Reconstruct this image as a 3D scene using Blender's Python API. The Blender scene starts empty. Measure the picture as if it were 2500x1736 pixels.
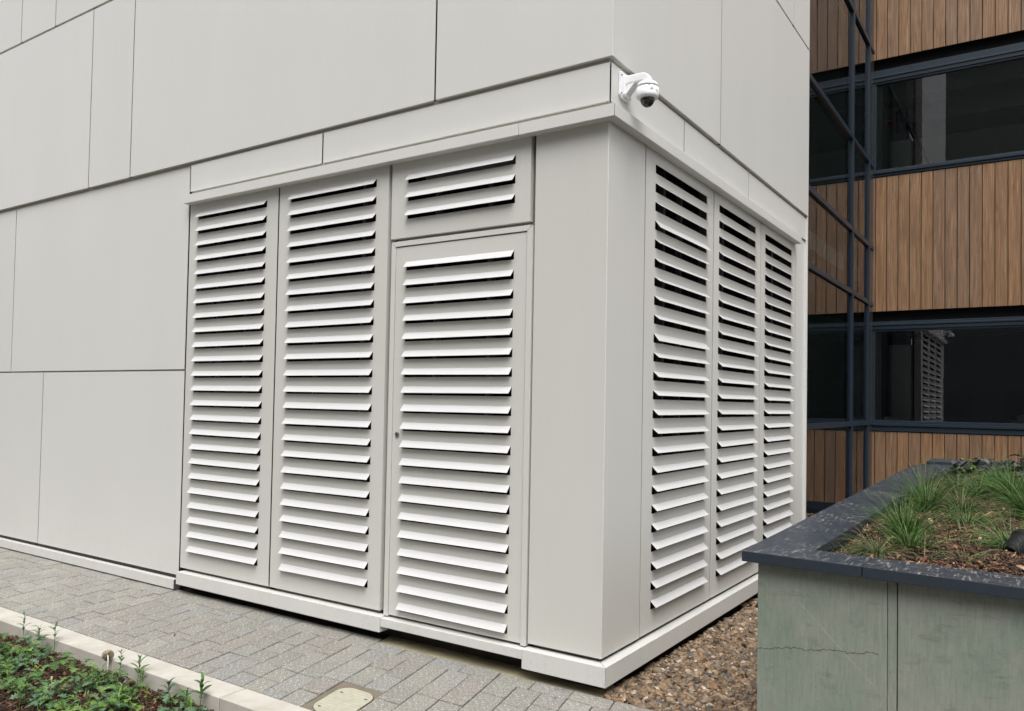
import bpy, math, random
import numpy as np
from mathutils import Vector, Matrix

random.seed(7)
rng = np.random.default_rng(7)
sc = bpy.context.scene
COL = sc.collection

# ------------------------------------------------------------------ camera
cam_d = bpy.data.cameras.new('camera')
cam = bpy.data.objects.new('camera', cam_d)
COL.objects.link(cam)
yaw, pitch, roll = 0.59057, 0.028445, 0.01801
F = Vector((-math.sin(yaw)*math.cos(pitch), math.cos(yaw)*math.cos(pitch), math.sin(pitch)))
R0 = Vector((math.cos(yaw), math.sin(yaw), 0)); U0 = R0.cross(F)
R = R0*math.cos(roll) + U0*math.sin(roll)
U = -R0*math.sin(roll) + U0*math.cos(roll)
M = Matrix(((R.x, U.x, -F.x, 1.97455), (R.y, U.y, -F.y, -3.84999), (R.z, U.z, -F.z, 1.55), (0, 0, 0, 1)))
cam.matrix_world = M
cam_d.sensor_fit = 'HORIZONTAL'; cam_d.sensor_width = 36.0
cam_d.lens = 36.0*1944.48/2500.0
cam_d.shift_y = 58.5/2500.0
cam_d.clip_start = 0.05; cam_d.clip_end = 600
sc.camera = cam

# ------------------------------------------------------------------ world, sun, exposure
w = bpy.data.worlds.new('World'); sc.world = w; w.use_nodes = True
wn = w.node_tree.nodes; wl = w.node_tree.links
for n in list(wn): wn.remove(n)
sky = wn.new('ShaderNodeTexSky'); sky.sky_type = 'NISHITA'; sky.sun_disc = False
SUN = Vector((0.34, -0.47, 1.0)).normalized()
sky.sun_elevation = math.asin(SUN.z); sky.sun_rotation = math.atan2(SUN.x, SUN.y)
sky.air_density = 1.2; sky.dust_density = 4.0; sky.ozone_density = 1.0
hs = wn.new('ShaderNodeHueSaturation'); hs.inputs['Saturation'].default_value = 0.16
bg = wn.new('ShaderNodeBackground'); bg.inputs['Strength'].default_value = 0.15
out = wn.new('ShaderNodeOutputWorld')
wl.new(sky.outputs[0], hs.inputs['Color']); wl.new(hs.outputs[0], bg.inputs['Color']); wl.new(bg.outputs[0], out.inputs['Surface'])
sl = bpy.data.lights.new('sun', 'SUN'); sl.energy = 1.45; sl.angle = math.radians(42); sl.color = (1.0, 0.97, 0.93)
so = bpy.data.objects.new('sun', sl); COL.objects.link(so)
so.rotation_euler = (-SUN).to_track_quat('-Z', 'Y').to_euler(); so.location = (0, -8, 14)
sc.view_settings.view_transform = 'Standard'; sc.view_settings.look = 'None'
sc.view_settings.gamma = 1; sc.view_settings.use_curve_mapping = False
sc.view_settings.exposure = 0.60

# ------------------------------------------------------------------ materials
def newmat(name):
    m = bpy.data.materials.new(name); m.use_nodes = True
    nt = m.node_tree; b = nt.nodes['Principled BSDF']
    return m, nt, b
def N(nt, t, **k):
    n = nt.nodes.new(t)
    for a, v in k.items(): setattr(n, a, v)
    return n
def ramp(nt, fac, stops, interp='LINEAR'):
    r = N(nt, 'ShaderNodeValToRGB'); r.color_ramp.interpolation = interp
    els = r.color_ramp.elements
    while len(els) < len(stops): els.new(0.5)
    for e, (p, c) in zip(els, stops):
        e.position = p; e.color = (c[0], c[1], c[2], 1) if len(c) == 3 else c
    nt.links.new(fac, r.inputs[0]); return r.outputs[0]
def coords(nt, scale=(1, 1, 1), kind='Object', rot=(0, 0, 0)):
    tc = N(nt, 'ShaderNodeTexCoord'); mp = N(nt, 'ShaderNodeMapping')
    mp.inputs['Scale'].default_value = scale; mp.inputs['Rotation'].default_value = rot
    nt.links.new(tc.outputs[kind], mp.inputs[0]); return mp.outputs[0]
def noise(nt, vec, scale, detail=4, rough=.5, dist=0):
    n = N(nt, 'ShaderNodeTexNoise'); n.inputs['Scale'].default_value = scale
    n.inputs['Detail'].default_value = detail; n.inputs['Roughness'].default_value = rough
    n.inputs['Distortion'].default_value = dist
    nt.links.new(vec, n.inputs['Vector']); return n.outputs[0]
def mixc(nt, fac, a, b, mode='MIX'):
    m = N(nt, 'ShaderNodeMix', data_type='RGBA', blend_type=mode)
    for s, v in ((m.inputs[0], fac), (m.inputs[6], a), (m.inputs[7], b)):
        if isinstance(v, (int, float)): s.default_value = v
        elif isinstance(v, (tuple, list)): s.default_value = (*v, 1) if len(v) == 3 else v
        else: nt.links.new(v, s)
    return m.outputs[2]
def math_(nt, op, a, b=0, c=0, clamp=False):
    m = N(nt, 'ShaderNodeMath', operation=op); m.use_clamp = clamp
    for i, v in enumerate((a, b, c)):
        if isinstance(v, (int, float)): m.inputs[i].default_value = v
        else: nt.links.new(v, m.inputs[i])
    return m.outputs[0]
def bump(nt, b, h, strength=.2, dist=.002):
    n = N(nt, 'ShaderNodeBump'); n.inputs['Strength'].default_value = strength; n.inputs['Distance'].default_value = dist
    nt.links.new(h, n.inputs['Height']); nt.links.new(n.outputs[0], b.inputs['Normal'])

def simple(name, col, rough=.5, metal=0, spec=.5):
    m, nt, b = newmat(name)
    v = coords(nt); nz = noise(nt, v, 14, 5)
    c = mixc(nt, nz, tuple(x*.88 for x in col), tuple(min(1, x*1.1) for x in col))
    nt.links.new(c, b.inputs['Base Color'])
    b.inputs['Roughness'].default_value = rough; b.inputs['Metallic'].default_value = metal
    b.inputs['Specular IOR Level'].default_value = spec
    return m

def cladding(name, col, mot=.05):
    m, nt, b = newmat(name)
    oi = N(nt, 'ShaderNodeObjectInfo')
    v = coords(nt, (1, 1, .35)); n1 = noise(nt, v, 1.6, 5, .6)
    v2 = coords(nt, (1, 1, .06)); n2 = noise(nt, v2, 60, 4, .6)
    v3 = coords(nt); n3 = noise(nt, v3, 340, 2, .5)
    f = math_(nt, 'MULTIPLY', math_(nt, 'SUBTRACT', n1, .5), mot*2.4)
    f = math_(nt, 'ADD', f, math_(nt, 'MULTIPLY', math_(nt, 'SUBTRACT', n2, .5), mot*.9))
    f = math_(nt, 'ADD', f, math_(nt, 'MULTIPLY', math_(nt, 'SUBTRACT', n3, .5), mot*1.0))
    f = math_(nt, 'ADD', f, math_(nt, 'MULTIPLY', math_(nt, 'SUBTRACT', oi.outputs['Random'], .5), .035))
    f = math_(nt, 'ADD', f, 1.0)
    hsn = N(nt, 'ShaderNodeHueSaturation'); hsn.inputs['Color'].default_value = (*col, 1)
    nt.links.new(f, hsn.inputs['Value'])
    # sparse grey scuffs
    v4 = coords(nt, (1.0, 1.0, .5), rot=(0, .5, .3)); s = noise(nt, v4, 5.5, 9, .72, 1.5)
    sm = ramp(nt, s, [(.69, (0, 0, 0)), (.76, (1, 1, 1))])
    c = mixc(nt, math_(nt, 'MULTIPLY', sm, .22), hsn.outputs[0], tuple(x*.6 for x in col))
    ge = N(nt, 'ShaderNodeNewGeometry'); gz = N(nt, 'ShaderNodeSeparateXYZ'); nt.links.new(ge.outputs['Position'], gz.inputs[0])
    low = math_(nt, 'SUBTRACT', 1.0, math_(nt, 'DIVIDE', gz.outputs[2], .42), 0, True)
    sp1 = noise(nt, coords(nt), 55, 6, .75); sp2 = noise(nt, coords(nt, (1, 1, .25)), 7, 5, .6)
    dm = math_(nt, 'MULTIPLY', math_(nt, 'MULTIPLY', low, ramp(nt, sp1, [(.50, (.12, .12, .12)), (.66, (1, 1, 1))])), ramp(nt, sp2, [(.40, (.2, .2, .2)), (.68, (1, 1, 1))]))
    c = mixc(nt, math_(nt, 'MULTIPLY', dm, .38), c, (.26, .23, .18))
    nt.links.new(c, b.inputs['Base Color'])
    b.inputs['Roughness'].default_value = .42; b.inputs['Specular IOR Level'].default_value = .5
    v5 = coords(nt, (1, 1, .5)); lo = noise(nt, v5, 2.2, 2, .4)
    hgt = math_(nt, 'ADD', math_(nt, 'MULTIPLY', lo, 3.0), math_(nt, 'MULTIPLY', n3, .06))
    bump(nt, b, hgt, .22, .004)
    return m
M_CLAD = cladding('pale_grey_cladding', (.635, .632, .608), .036)
M_LOUV = cladding('louvre_panel_paint', (.60, .592, .560), .036)
M_SLAT = cladding('slat_paint', (.60, .60, .597), .03)
M_JOINT = simple('joint_shadow_grey', (.085, .077, .068), .8)
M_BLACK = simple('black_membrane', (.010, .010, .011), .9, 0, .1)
M_STUD = simple('dark_grey_stud', (.085, .085, .088), .6)
M_STUD2 = simple('post_grey', (.17, .16, .14), .7)
M_RAIL = simple('rail_grey', (.26, .245, .215), .7)
M_WHITE = simple('white_plastic', (.84, .85, .87), .35)
M_DOME = simple('smoked_dome', (.012, .011, .012), .06, 0, .9)
M_STEEL = simple('brushed_steel', (.42, .40, .38), .3, 1)
M_SCREW = simple('dark_screw', (.05, .05, .055), .4, .8)
M_NAVY = simple('anthracite_frame', (.016, .027, .041), .38, 0, .45)
M_NAVYD = simple('anthracite_recess', (.006, .007, .009), .7, 0, .2)
M_CORNER = simple('glossy_corner_trim', (.038, .036, .036), .20, 0, .9)
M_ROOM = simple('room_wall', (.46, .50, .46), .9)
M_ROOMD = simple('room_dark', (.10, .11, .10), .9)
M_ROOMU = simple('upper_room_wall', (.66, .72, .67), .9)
M_CAB = simple('pale_cabinet', (.17, .19, .17), .6)
M_RED = simple('red_beacon', (.45, .02, .03), .4)
M_BAG = simple('white_polythene', (.8, .85, .82), .35)
M_PAPER = simple('blue_grey_paper', (.30, .36, .42), .6)
M_HOSE = simple('black_rubber', (.007, .007, .008), .55, 0, .25)
M_TWIG = simple('grey_wood', (.20, .16, .12), .8)
M_SPAL = simple('opposite_dark_brick', (.12, .128, .125), .85)
M_SPALG = simple('opposite_dark_glass', (.085, .092, .092), .3)

def glass(name, ior, tint):
    m = bpy.data.materials.new(name); m.use_nodes = True; nt = m.node_tree
    for n in list(nt.nodes): nt.nodes.remove(n)
    o = N(nt, 'ShaderNodeOutputMaterial'); mx = N(nt, 'ShaderNodeMixShader')
    fr = N(nt, 'ShaderNodeFresnel'); fr.inputs['IOR'].default_value = ior
    tr = N(nt, 'ShaderNodeBsdfTransparent'); tr.inputs[0].default_value = (*tint, 1)
    gl = N(nt, 'ShaderNodeBsdfGlossy'); gl.inputs['Roughness'].default_value = .004; gl.inputs['Color'].default_value = (.90, .92, 1.0, 1)
    v = coords(nt); nz = noise(nt, v, 1.1, 2, .4)
    bp = N(nt, 'ShaderNodeBump'); bp.inputs['Strength'].default_value = .10; bp.inputs['Distance'].default_value = .004
    nt.links.new(nz, bp.inputs['Height']); nt.links.new(bp.outputs[0], gl.inputs['Normal'])
    nt.links.new(fr.outputs[0], mx.inputs[0]); nt.links.new(tr.outputs[0], mx.inputs[1]); nt.links.new(gl.outputs[0], mx.inputs[2])
    nt.links.new(mx.outputs[0], o.inputs[0]); return m
M_GLASS = glass('window_glass', 2.1, (.80, .86, .83))
M_GLASSD = glass('curtain_wall_glass', 2.1, (.42, .50, .48))

def wood():
    m, nt, b = newmat('brown_wood_board')
    oi = N(nt, 'ShaderNodeObjectInfo')
    tc = N(nt, 'ShaderNodeTexCoord'); mp = N(nt, 'ShaderNodeMapping'); mp.inputs['Scale'].default_value = (1, 1, .035)
    off = N(nt, 'ShaderNodeVectorMath', operation='ADD'); nt.links.new(tc.outputs['Object'], off.inputs[0])
    cb = N(nt, 'ShaderNodeCombineXYZ'); nt.links.new(math_(nt, 'MULTIPLY', oi.outputs['Random'], 37.), cb.inputs[0]); nt.links.new(math_(nt, 'MULTIPLY', oi.outputs['Random'], 91.), cb.inputs[2])
    nt.links.new(cb.outputs[0], off.inputs[1]); nt.links.new(off.outputs[0], mp.inputs[0])
    n1 = noise(nt, mp.outputs[0], 55, 6, .62, .9)
    n2 = noise(nt, mp.outputs[0], 18, 3, .5, 2.0)
    c = ramp(nt, n1, [(.28, (.100, .050, .025)), (.44, (.190, .104, .053)), (.58, (.275, .162, .088)), (.76, (.40, .262, .160))])
    c = mixc(nt, ramp(nt, n2, [(.42, (0, 0, 0)), (.62, (.5, .5, .5))]), c, (.165, .095, .050))
    hsn = N(nt, 'ShaderNodeHueSaturation'); nt.links.new(c, hsn.inputs['Color'])
    nt.links.new(math_(nt, 'MULTIPLY_ADD', oi.outputs['Random'], .20, .92), hsn.inputs['Value'])
    nt.links.new(math_(nt, 'MULTIPLY_ADD', oi.outputs['Random'], .12, .92), hsn.inputs['Saturation'])
    nt.links.new(hsn.outputs[0], b.inputs['Base Color']); b.inputs['Roughness'].default_value = .5
    bump(nt, b, n1, .25, .001)
    return m
M_WOOD = wood()

def paver_mat():
    m, nt, b = newmat('granite_concrete_paver')
    oi = N(nt, 'ShaderNodeObjectInfo'); v = coords(nt, kind='Object')
    base = ramp(nt, oi.outputs['Random'], [(0, (.235, .23, .205)), (.3, (.30, .29, .255)), (.55, (.27, .243, .218)), (.8, (.262, .268, .26)), (1, (.335, .32, .283))])
    s1 = noise(nt, v, 150, 3, .6); s2 = noise(nt, v, 95, 2, .6); s3 = noise(nt, v, 6, 5, .6)
    vo = N(nt, 'ShaderNodeTexVoronoi'); vo.inputs['Scale'].default_value = 250; nt.links.new(v, vo.inputs['Vector'])
    sep = N(nt, 'ShaderNodeSeparateColor'); nt.links.new(vo.outputs['Color'], sep.inputs[0])
    c = mixc(nt, ramp(nt, s1, [(.36, (1, 1, 1)), (.52, (0, 0, 0))]), base, (.165, .158, .142))
    c = mixc(nt, ramp(nt, sep.outputs[0], [(.90, (0, 0, 0)), (.93, (1, 1, 1))]), c, (.62, .61, .57))
    c = mixc(nt, ramp(nt, sep.outputs[1], [(.88, (0, 0, 0)), (.92, (.7, .7, .7))]), c, (.07, .07, .068))
    c = mixc(nt, ramp(nt, s3, [(.35, (0, 0, 0)), (.75, (.35, .35, .35))]), c, (.22, .21, .175))
    nt.links.new(c, b.inputs['Base Color']); b.inputs['Roughness'].default_value = .78
    bump(nt, b, math_(nt, 'ADD', s1, s2), .55, .0035)
    return m
M_PAVER = paver_mat()
def concrete(name, col, dark, sc1=5, rough=.85, b_=.3):
    m, nt, b = newmat(name); v = coords(nt)
    n1 = noise(nt, v, sc1, 7, .65); n2 = noise(nt, v, 130, 3, .6); n3 = noise(nt, v, 38, 2, .5)
    c = mixc(nt, ramp(nt, n1, [(.38, (0, 0, 0)), (.7, (1, 1, 1))]), col, dark)
    c = mixc(nt, math_(nt, 'MULTIPLY', n2, .25), c, tuple(x*.55 for x in col))
    c = mixc(nt, ramp(nt, n3, [(.74, (0, 0, 0)), (.78, (.8, .8, .8))]), c, tuple(x*.35 for x in col))
    nt.links.new(c, b.inputs['Base Color']); b.inputs['Roughness'].default_value = rough
    bump(nt, b, math_(nt, 'ADD', n2, n1), b_, .002); return m
M_KERB = concrete('pale_kerb_concrete', (.545, .52, .468), (.41, .375, .325))
M_STRIP = concrete('algae_stained_concrete', (.44, .39, .25), (.28, .245, .155), 3)
M_SURR = concrete('brown_mortar_surround', (.20, .165, .125), (.145, .12, .092), 9)
M_SAND = concrete('jointing_sand', (.045, .037, .030), (.022, .018, .015), 30)
M_SOIL = concrete('dark_soil', (.045, .028, .018), (.022, .014, .010), 12, .95, 1)
M_FOUND = concrete('foundation_concrete', (.05, .045, .032), (.018, .016, .012), 6)
M_GROUND = concrete('distant_ground', (.14, .13, .11), (.10, .095, .085), 2)
def lid_mat():
    m, nt, b = newmat('cream_cast_lid')
    br = N(nt, 'ShaderNodeTexBrick'); br.offset = .5
    v = coords(nt, (1, 1, 1)); nt.links.new(v, br.inputs['Vector'])
    br.inputs['Scale'].default_value = 1; br.inputs['Brick Width'].default_value = .058; br.inputs['Row Height'].default_value = .029
    br.inputs['Mortar Size'].default_value = .0016
    br.inputs['Color1'].default_value = (.44, .43, .335, 1); br.inputs['Color2'].default_value = (.47, .46, .36, 1); br.inputs['Mortar'].default_value = (.33, .31, .24, 1)
    n = noise(nt, v, 16, 6, .6)
    c = mixc(nt, ramp(nt, n, [(.45, (0, 0, 0)), (.8, (.4, .4, .4))]), br.outputs[0], (.26, .22, .15))
    nt.links.new(c, b.inputs['Base Color']); b.inputs['Roughness'].default_value = .5
    bump(nt, b, br.outputs['Fac'], -.4, .001); return m
M_LID = lid_mat()

def island(name, stops, rough=.8, extra=None, bumpsc=None, trans=0):
    m, nt, b = newmat(name); g = N(nt, 'ShaderNodeNewGeometry')
    c = ramp(nt, g.outputs['Random Per Island'], stops)
    v = coords(nt); n = noise(nt, v, extra or 60, 4, .6)
    c2 = mixc(nt, 1.0, c, ramp(nt, n, [(.3, (.55, .55, .55)), (.7, (1.25, 1.25, 1.25))]), 'MULTIPLY')
    nt.links.new(c2, b.inputs['Base Color']); b.inputs['Roughness'].default_value = rough
    if bumpsc: bump(nt, b, noise(nt, v, bumpsc, 3), .4, .001)
    if trans:
        nt.links.new(c2, b.inputs['Base Color'])
        b.inputs['Subsurface Weight'].default_value = 0
        t = N(nt, 'ShaderNodeBsdfTranslucent'); nt.links.new(c2, t.inputs[0])
        mx = N(nt, 'ShaderNodeMixShader'); mx.inputs[0].default_value = trans
        o = [x for x in nt.nodes if x.type == 'OUTPUT_MATERIAL'][0]
        nt.links.new(b.outputs[0], mx.inputs[1]); nt.links.new(t.outputs[0], mx.inputs[2]); nt.links.new(mx.outputs[0], o.inputs[0])
    return m
M_PEB = island('flint_pebbles', [(0, (.055, .038, .026)), (.2, (.15, .10, .060)), (.4, (.25, .16, .088)), (.52, (.13, .108, .09)), (.66, (.32, .21, .12)), (.76, (.09, .088, .085)), (.86, (.40, .30, .20)), (.93, (.30, .165, .08)), (1, (.58, .53, .44))], .55, 90, 120)
M_CHIP = island('bark_chips', [(0, (.014, .006, .004)), (.3, (.045, .019, .010)), (.6, (.10, .042, .022)), (.85, (.175, .082, .041)), (.965, (.30, .17, .092)), (1, (.55, .40, .25))], .75, 45, 200)
M_GRASS = island('grass_blades', [(0, (.025, .085, .010)), (.4, (.048, .14, .018)), (.72, (.085, .20, .032)), (.9, (.16, .26, .08)), (.97, (.22, .23, .10)), (1, (.32, .27, .15))], .5, 20, None, .25)
M_STRAW = island('straw_grass_blades', [(0, (.05, .10, .025)), (.45, (.085, .14, .045)), (.75, (.15, .18, .075)), (1, (.33, .27, .14))], .6, 20, None, .25)
M_LEAF = island('weed_leaves', [(0, (.055, .13, .030)), (.4, (.095, .195, .048)), (.75, (.14, .25, .068)), (1, (.22, .33, .11))], .75, 60, 200, .25)
M_LEAF2 = island('bluish_weed_leaves', [(0, (.065, .15, .07)), (.5, (.095, .19, .09)), (1, (.17, .25, .14))], .5, 60, 200, .2)
M_LIME = island('lime_leaves', [(0, (.13, .25, .03)), (1, (.22, .36, .06))], .5, 60, None, .3)
M_PURP = island('purple_grey_leaves', [(0, (.030, .027, .033)), (.6, (.058, .052, .062)), (1, (.10, .092, .108))], .45, 40, 150)
M_SHROOM = island('mushroom_cap', [(0, (.30, .22, .11)), (1, (.42, .33, .18))], .6, 120, 200)

def slate():
    m, nt, b = newmat('green_slate_panel')
    oi = N(nt, 'ShaderNodeObjectInfo'); tc = N(nt, 'ShaderNodeTexCoord')
    P = tc.outputs['Object']
    def mp(s, r=(0, 0, 0)):
        q = N(nt, 'ShaderNodeMapping'); q.inputs['Scale'].default_value = s; q.inputs['Rotation'].default_value = r
        nt.links.new(P, q.inputs[0]); return q.outputs[0]
    big = noise(nt, mp((1, 1, .7), (0, .5, 0)), 2.6, 7, .62, .5)
    base = ramp(nt, big, [(.28, (.178, .222, .182)), (.45, (.222, .258, .212)), (.60, (.272, .280, .238)), (.74, (.195, .240, .200))])
    fine = noise(nt, mp((1, 1, .10)), 130, 4, .7)
    base = mixc(nt, 1.0, base, ramp(nt, fine, [(.25, (.80, .80, .80)), (.5, (.98, .98, .98)), (.75, (1.12, 1.12, 1.12))]), 'MULTIPLY')
    pore = noise(nt, mp((1, 1, 1)), 160, 3, .7)
    base = mixc(nt, ramp(nt, pore, [(.60, (0, 0, 0)), (.70, (.55, .55, .55))]), base, (.10, .115, .095))
    scr = noise(nt, mp((1, 1, .28), (0, .6, 0)), 22, 8, .75, .4)
    base = mixc(nt, ramp(nt, scr, [(.60, (0, 0, 0)), (.70, (.35, .35, .35))]), base, (.36, .43, .37))
    scr2 = noise(nt, mp((.35, 1, 1)), 26, 7, .72, .6)
    base = mixc(nt, ramp(nt, scr2, [(.56, (0, 0, 0)), (.70, (.6, .6, .6))]), base, (.12, .14, .11))
    # pale vertical run-off streak
    st = noise(nt, mp((1, 1, .035)), 9, 5, .6)
    base = mixc(nt, ramp(nt, st, [(.62, (0, 0, 0)), (.74, (.55, .55, .55))]), base, (.40, .40, .35))
    # dark crack that wanders along the stone, and one pale diagonal vein
    sp = N(nt, 'ShaderNodeSeparateXYZ'); nt.links.new(P, sp.inputs[0])
    wob = noise(nt, mp((1, 1, .3)), 14, 9, .78)
    wob2 = math_(nt, 'MULTIPLY', math_(nt, 'SUBTRACT', wob, .5), .055)
    line = math_(nt, 'ABSOLUTE', math_(nt, 'ADD', math_(nt, 'SUBTRACT', math_(nt, 'ADD', sp.outputs[2], math_(nt, 'MULTIPLY', sp.outputs[0], -.145)), .481), wob2))
    ck = math_(nt, 'LESS_THAN', line, .0019)
    inx = math_(nt, 'LESS_THAN', sp.outputs[0], 1.49)
    base = mixc(nt, math_(nt, 'MULTIPLY', math_(nt, 'MULTIPLY', ck, inx), .85), base, (.085, .058, .038))
    vn = math_(nt, 'ABSOLUTE', math_(nt, 'SUBTRACT', math_(nt, 'ADD', sp.outputs[2], math_(nt, 'MULTIPLY', sp.outputs[0], .95)), 1.985))
    vn = math_(nt, 'LESS_THAN', math_(nt, 'ADD', vn, math_(nt, 'MULTIPLY', math_(nt, 'SUBTRACT', scr, .5), .02)), .0022)
    base = mixc(nt, math_(nt, 'MULTIPLY', math_(nt, 'MULTIPLY', vn, inx), .28), base, (.42, .46, .39))
    nt.links.new(base, b.inputs['Base Color']); b.inputs['Roughness'].default_value = .62
    bump(nt, b, math_(nt, 'ADD', fine, math_(nt, 'MULTIPLY', scr, 2)), .35, .002)
    return m
M_SLATE = slate()
def coping_dark():
    m, nt, b = newmat('dark_blue_grey_coping')
    g = N(nt, 'ShaderNodeNewGeometry'); sp = N(nt, 'ShaderNodeSeparateXYZ'); nt.links.new(g.outputs['Normal'], sp.inputs[0])
    up = math_(nt, 'GREATER_THAN', sp.outputs[2], .7)
    v = coords(nt, (1, .13, 1), rot=(0, 0, .55)); s = noise(nt, v, 88, 7, .68, .6)
    v2 = coords(nt, (.16, 1, 1), rot=(0, 0, -.25)); s2 = noise(nt, v2, 105, 7, .68, .6)
    big = noise(nt, coords(nt), 2.2, 4, .6)
    f = math_(nt, 'MAXIMUM', ramp(nt, s, [(.560, (0, 0, 0)), (.595, (1, 1, 1))]), ramp(nt, s2, [(.585, (0, 0, 0)), (.62, (.9, .9, .9))]))
    f = math_(nt, 'MULTIPLY', f, ramp(nt, big, [(.38, (.12, .12, .12)), (.55, (1, 1, 1))]))
    f = math_(nt, 'MULTIPLY', math_(nt, 'MULTIPLY', f, up), .68)
    fine = noise(nt, coords(nt), 60, 6, .7)
    c0 = mixc(nt, fine, (.018, .025, .037), (.030, .039, .054))
    c = mixc(nt, f, c0, (.30, .29, .255))
    nt.links.new(c, b.inputs['Base Color'])
    nt.links.new(math_(nt, 'MULTIPLY_ADD', fine, .35, .22), b.inputs['Roughness'])
    bump(nt, b, s, .12, .001); return m
M_COPD = coping_dark()

# ------------------------------------------------------------------ mesh helpers
class MB:
    def __init__(s): s.v = []; s.f = []
    def add(s, vs, fs):
        o = len(s.v); s.v += [tuple(map(float, p)) for p in vs]; s.f += [tuple(o+i for i in f) for f in fs]; return s
    def box(s, x0, x1, y0, y1, z0, z1):
        return s.add([(x0, y0, z0), (x1, y0, z0), (x1, y1, z0), (x0, y1, z0), (x0, y0, z1), (x1, y0, z1), (x1, y1, z1), (x0, y1, z1)],
                     [(0, 3, 2, 1), (4, 5, 6, 7), (0, 1, 5, 4), (1, 2, 6, 5), (2, 3, 7, 6), (3, 0, 4, 7)])
    def prism(s, pts, z0, z1):
        n = len(pts)
        return s.add([(x, y, z0) for x, y in pts]+[(x, y, z1) for x, y in pts],
                     [tuple(reversed(range(n))), tuple(range(n, 2*n))]+[(i, (i+1) % n, n+(i+1) % n, n+i) for i in range(n)])
    def ring(s, pts, r, seg=8, caps=True):
        pts = [Vector(p) for p in pts]; rr = r if isinstance(r, (list, tuple)) else [r]*len(pts)
        o = len(s.v); up = Vector((.13, .31, .94))
        for i, p in enumerate(pts):
            t = (pts[min(i+1, len(pts)-1)]-pts[max(i-1, 0)]).normalized()
            a = t.cross(up)
            if a.length < .1: a = t.cross(Vector((1, 0, 0)))
            a.normalize(); b = t.cross(a)
            for k in range(seg):
                an = 2*math.pi*k/seg; q = p+a*math.cos(an)*rr[i]+b*math.sin(an)*rr[i]; s.v.append(tuple(q))
        for i in range(len(pts)-1):
            for k in range(seg):
                k2 = (k+1) % seg; s.f.append((o+i*seg+k, o+i*seg+k2, o+(i+1)*seg+k2, o+(i+1)*seg+k))
        if caps:
            s.f.append(tuple(o+k for k in reversed(range(seg)))); e = o+(len(pts)-1)*seg; s.f.append(tuple(e+k for k in range(seg)))
        return s
    def lathe(s, prof, cx, cy, seg=32):
        o = len(s.v)
        for r, z in prof:
            for k in range(seg):
                an = 2*math.pi*k/seg; s.v.append((cx+r*math.cos(an), cy+r*math.sin(an), z))
        for i in range(len(prof)-1):
            for k in range(seg):
                k2 = (k+1) % seg; s.f.append((o+i*seg+k, o+i*seg+k2, o+(i+1)*seg+k2, o+(i+1)*seg+k))
        s.f.append(tuple(o+k for k in reversed(range(seg)))); e = o+(len(prof)-1)*seg; s.f.append(tuple(e+k for k in range(seg)))
        return s
    def xf(s, fn): s.v = [tuple(fn(*p)) for p in s.v]; return s
    def mesh(s, name):
        me = bpy.data.meshes.new(name); me.from_pydata(s.v, [], s.f); me.update(); return me

def link(name, me, mat, parent=None, smooth=False, bev=0):
    if isinstance(me, MB): me = me.mesh(name)
    o = bpy.data.objects.new(name, me); COL.objects.link(o)
    if mat and not me.materials: me.materials.append(mat)
    if parent: o.parent = parent
    if smooth: me.polygons.foreach_set('use_smooth', [True]*len(me.polygons))
    if bev:
        b = o.modifiers.new('bevel', 'BEVEL'); b.width = bev; b.segments = 2; b.limit_method = 'ANGLE'; b.angle_limit = math.radians(40)
    return o
def tag(o, label, cat, group=None):
    o['label'] = label; o['category'] = cat
    if group: o['group'] = group
    return o
def empty(name, loc=(0, 0, 0)):
    o = bpy.data.objects.new(name, None); o.empty_display_size = .1; o.location = loc; COL.objects.link(o); return o
def struct(o): o['kind'] = 'structure'; return o
def stuff(o): o['kind'] = 'stuff'; return o
# wall frames: A faces -y (u = x), B faces +x (u = y); n = distance in front of the wall
TA = lambda u, n, z: (u, -n, z)
TB = lambda u, n, z: (n, u, z)
def flipB(mb): mb.f = [tuple(reversed(f)) for f in mb.f]; return mb
def wallbox(T, u0, u1, n0, n1, z0, z1, mb=None):
    m = mb or MB(); t = MB()
    t.box(u0, u1, -n1, -n0, z0, z1)          # built in frame A (y = -n)
    if T is TB: t.v = [(-y, x, z) for x, y, z in t.v]
    if T is TB: t.f = [tuple(f) for f in t.f]
    m.add(t.v, t.f); return m

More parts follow.
